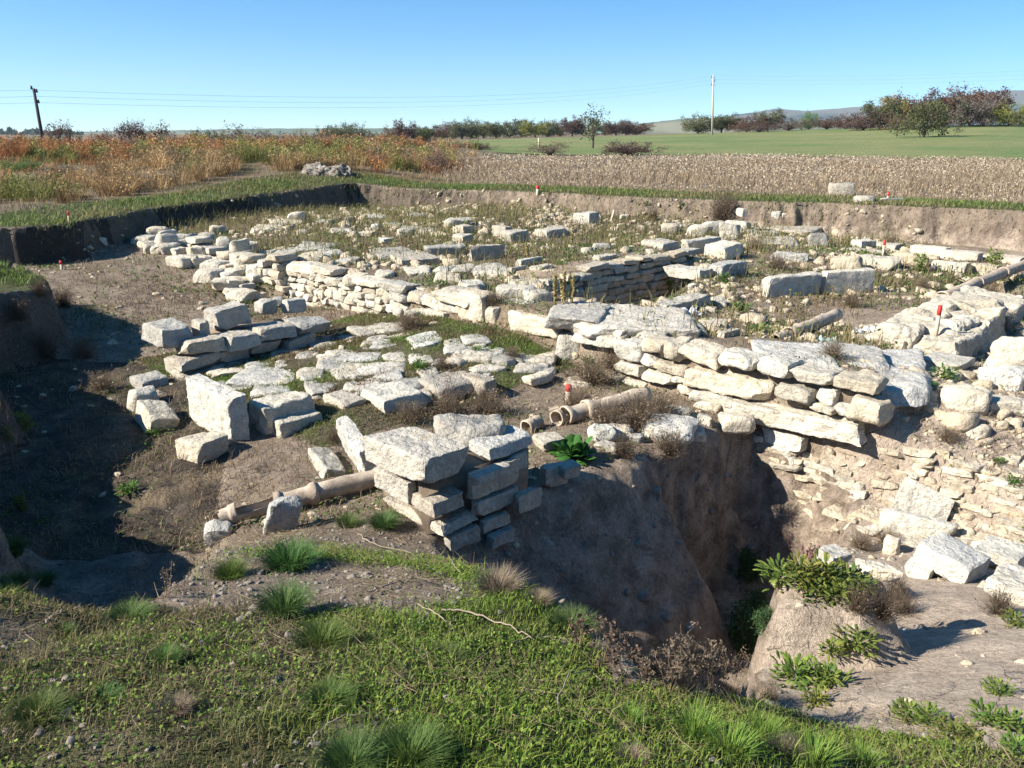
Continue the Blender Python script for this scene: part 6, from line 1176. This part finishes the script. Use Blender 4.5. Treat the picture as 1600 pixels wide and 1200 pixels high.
# far hills, with depth, woods dark on them
def hills(name, pts, d, depth, mat, zb=-5):
    us = np.linspace(pts[0][0], pts[-1][0], 240); vs = np.interp(us, [p[0] for p in pts], [p[1] for p in pts]); vs = vs + (noise2(us, us * 0, .06, 201, 3) - .5) * 2.0
    k_ = (CY - vs) / F; zt = CZ + d * (k_ * cp - sp) / (cp + k_ * sp); x = (us - CX) / F * (d * cp - (zt - CZ) * sp); prof = [(0, 0), (.25, .35), (.55, .8), (.8, 1.0), (1.2, .85), (2.0, .3)]; V = []
    for fy, fz in prof:
        y = d - depth * .8 + depth * fy; V.append(np.stack([x * y / d * 1.0, np.full_like(x, y) + 60 * (noise2(x, x * 0 + fy * 900, .004, 203, 2) - .5), zb + (zt - zb) * fz], 1))
    V = np.concatenate(V); n = len(us); i = np.arange(len(prof) * n).reshape(len(prof), n); q = np.stack([i[:-1, :-1], i[:-1, 1:], i[1:, 1:], i[1:, :-1]], -1).reshape(-1, 4); return tag(mk(name, V, q, mat), kind='structure')
def land_mat(name, a, b, c, scale):
    m = NT(name); v = m.n('ShaderNodeTexCoord').outputs['Object']; n1 = m.noise(v, scale, 5, .6); n2_ = m.noise(v, scale * 6, 4, .7)
    m.l(m.mix(m.ramp(n1, (.45, 0.), (.52, 1.)), m.mix(m.ramp(n2_, (.4, 0.), (.6, 1.)), a, b), c), m.b.inputs['Base Color']); return m.m
M['farwood'] = land_mat('far_woods', (.022, .034, .024), (.04, .048, .032), (.11, .10, .07), .003)
hills('hills', [(1040, 203), (1100, 190), (1150, 179), (1210, 170), (1260, 173), (1340, 167), (1420, 163), (1500, 152), (1548, 143), (1600, 141), (1750, 138), (1900, 150)], 3600, 900, M['farwood'])
hills('hills', [(940, 207), (1000, 193), (1060, 186), (1120, 184), (1200, 190), (1300, 192), (1400, 195), (1500, 196)], 1500, 500, land_mat('far_fields', (.16, .17, .10), (.20, .17, .12), (.10, .11, .07), .006))
hills('hills', [(-400, 207), (-100, 208.5), (100, 206), (300, 203), (420, 200.5), (600, 200.5), (700, 203), (800, 206)], 2200, 700, land_mat('far_slopes', (.11, .15, .07), (.17, .15, .11), (.07, .10, .05), .005))
# row of far trees on the left horizon, one mass
n = 900; us = rng.uniform(-60, 130, n); d = rng.uniform(880, 940, n); x = (us - CX) / F * d * cp; clump = noise2(us, us * 0, .12, 207, 2)
Pf = np.stack([x, d, gz(x, d) + rng.random(n) * 7 * np.clip(clump * 2 - .5, .1, 1)], 1); V, f, C = leaves(Pf, rng.uniform(2.5, 4.5, n), tones(n, (.04, .055, .03), (.07, .08, .04)))
o = mk('far_treeline', V, f, M['leaf'], None, cols=C, smooth_=False); tag(o, 'dark line of trees on the far left horizon', None, None, 'stuff'); o['category'] = 'trees'

# the autumn air: far things fade towards blue
hv = NT('haze_air'); hv.t.nodes.remove(hv.b); pv = hv.n('ShaderNodeVolumePrincipled'); pv.inputs['Color'].default_value = (.62, .80, 1.0, 1); pv.inputs['Density'].default_value = .0001; pv.inputs['Anisotropy'].default_value = .1
hv.l(pv.outputs[0], hv.t.nodes['Material Output'].inputs['Volume'])
V, q = boxm(10000, 5600, 320, -12); o = mk('haze', V + [0, 2400, 0], q[:, ::-1] if False else q, hv.m, smooth_=False); tag(o, kind='stuff')
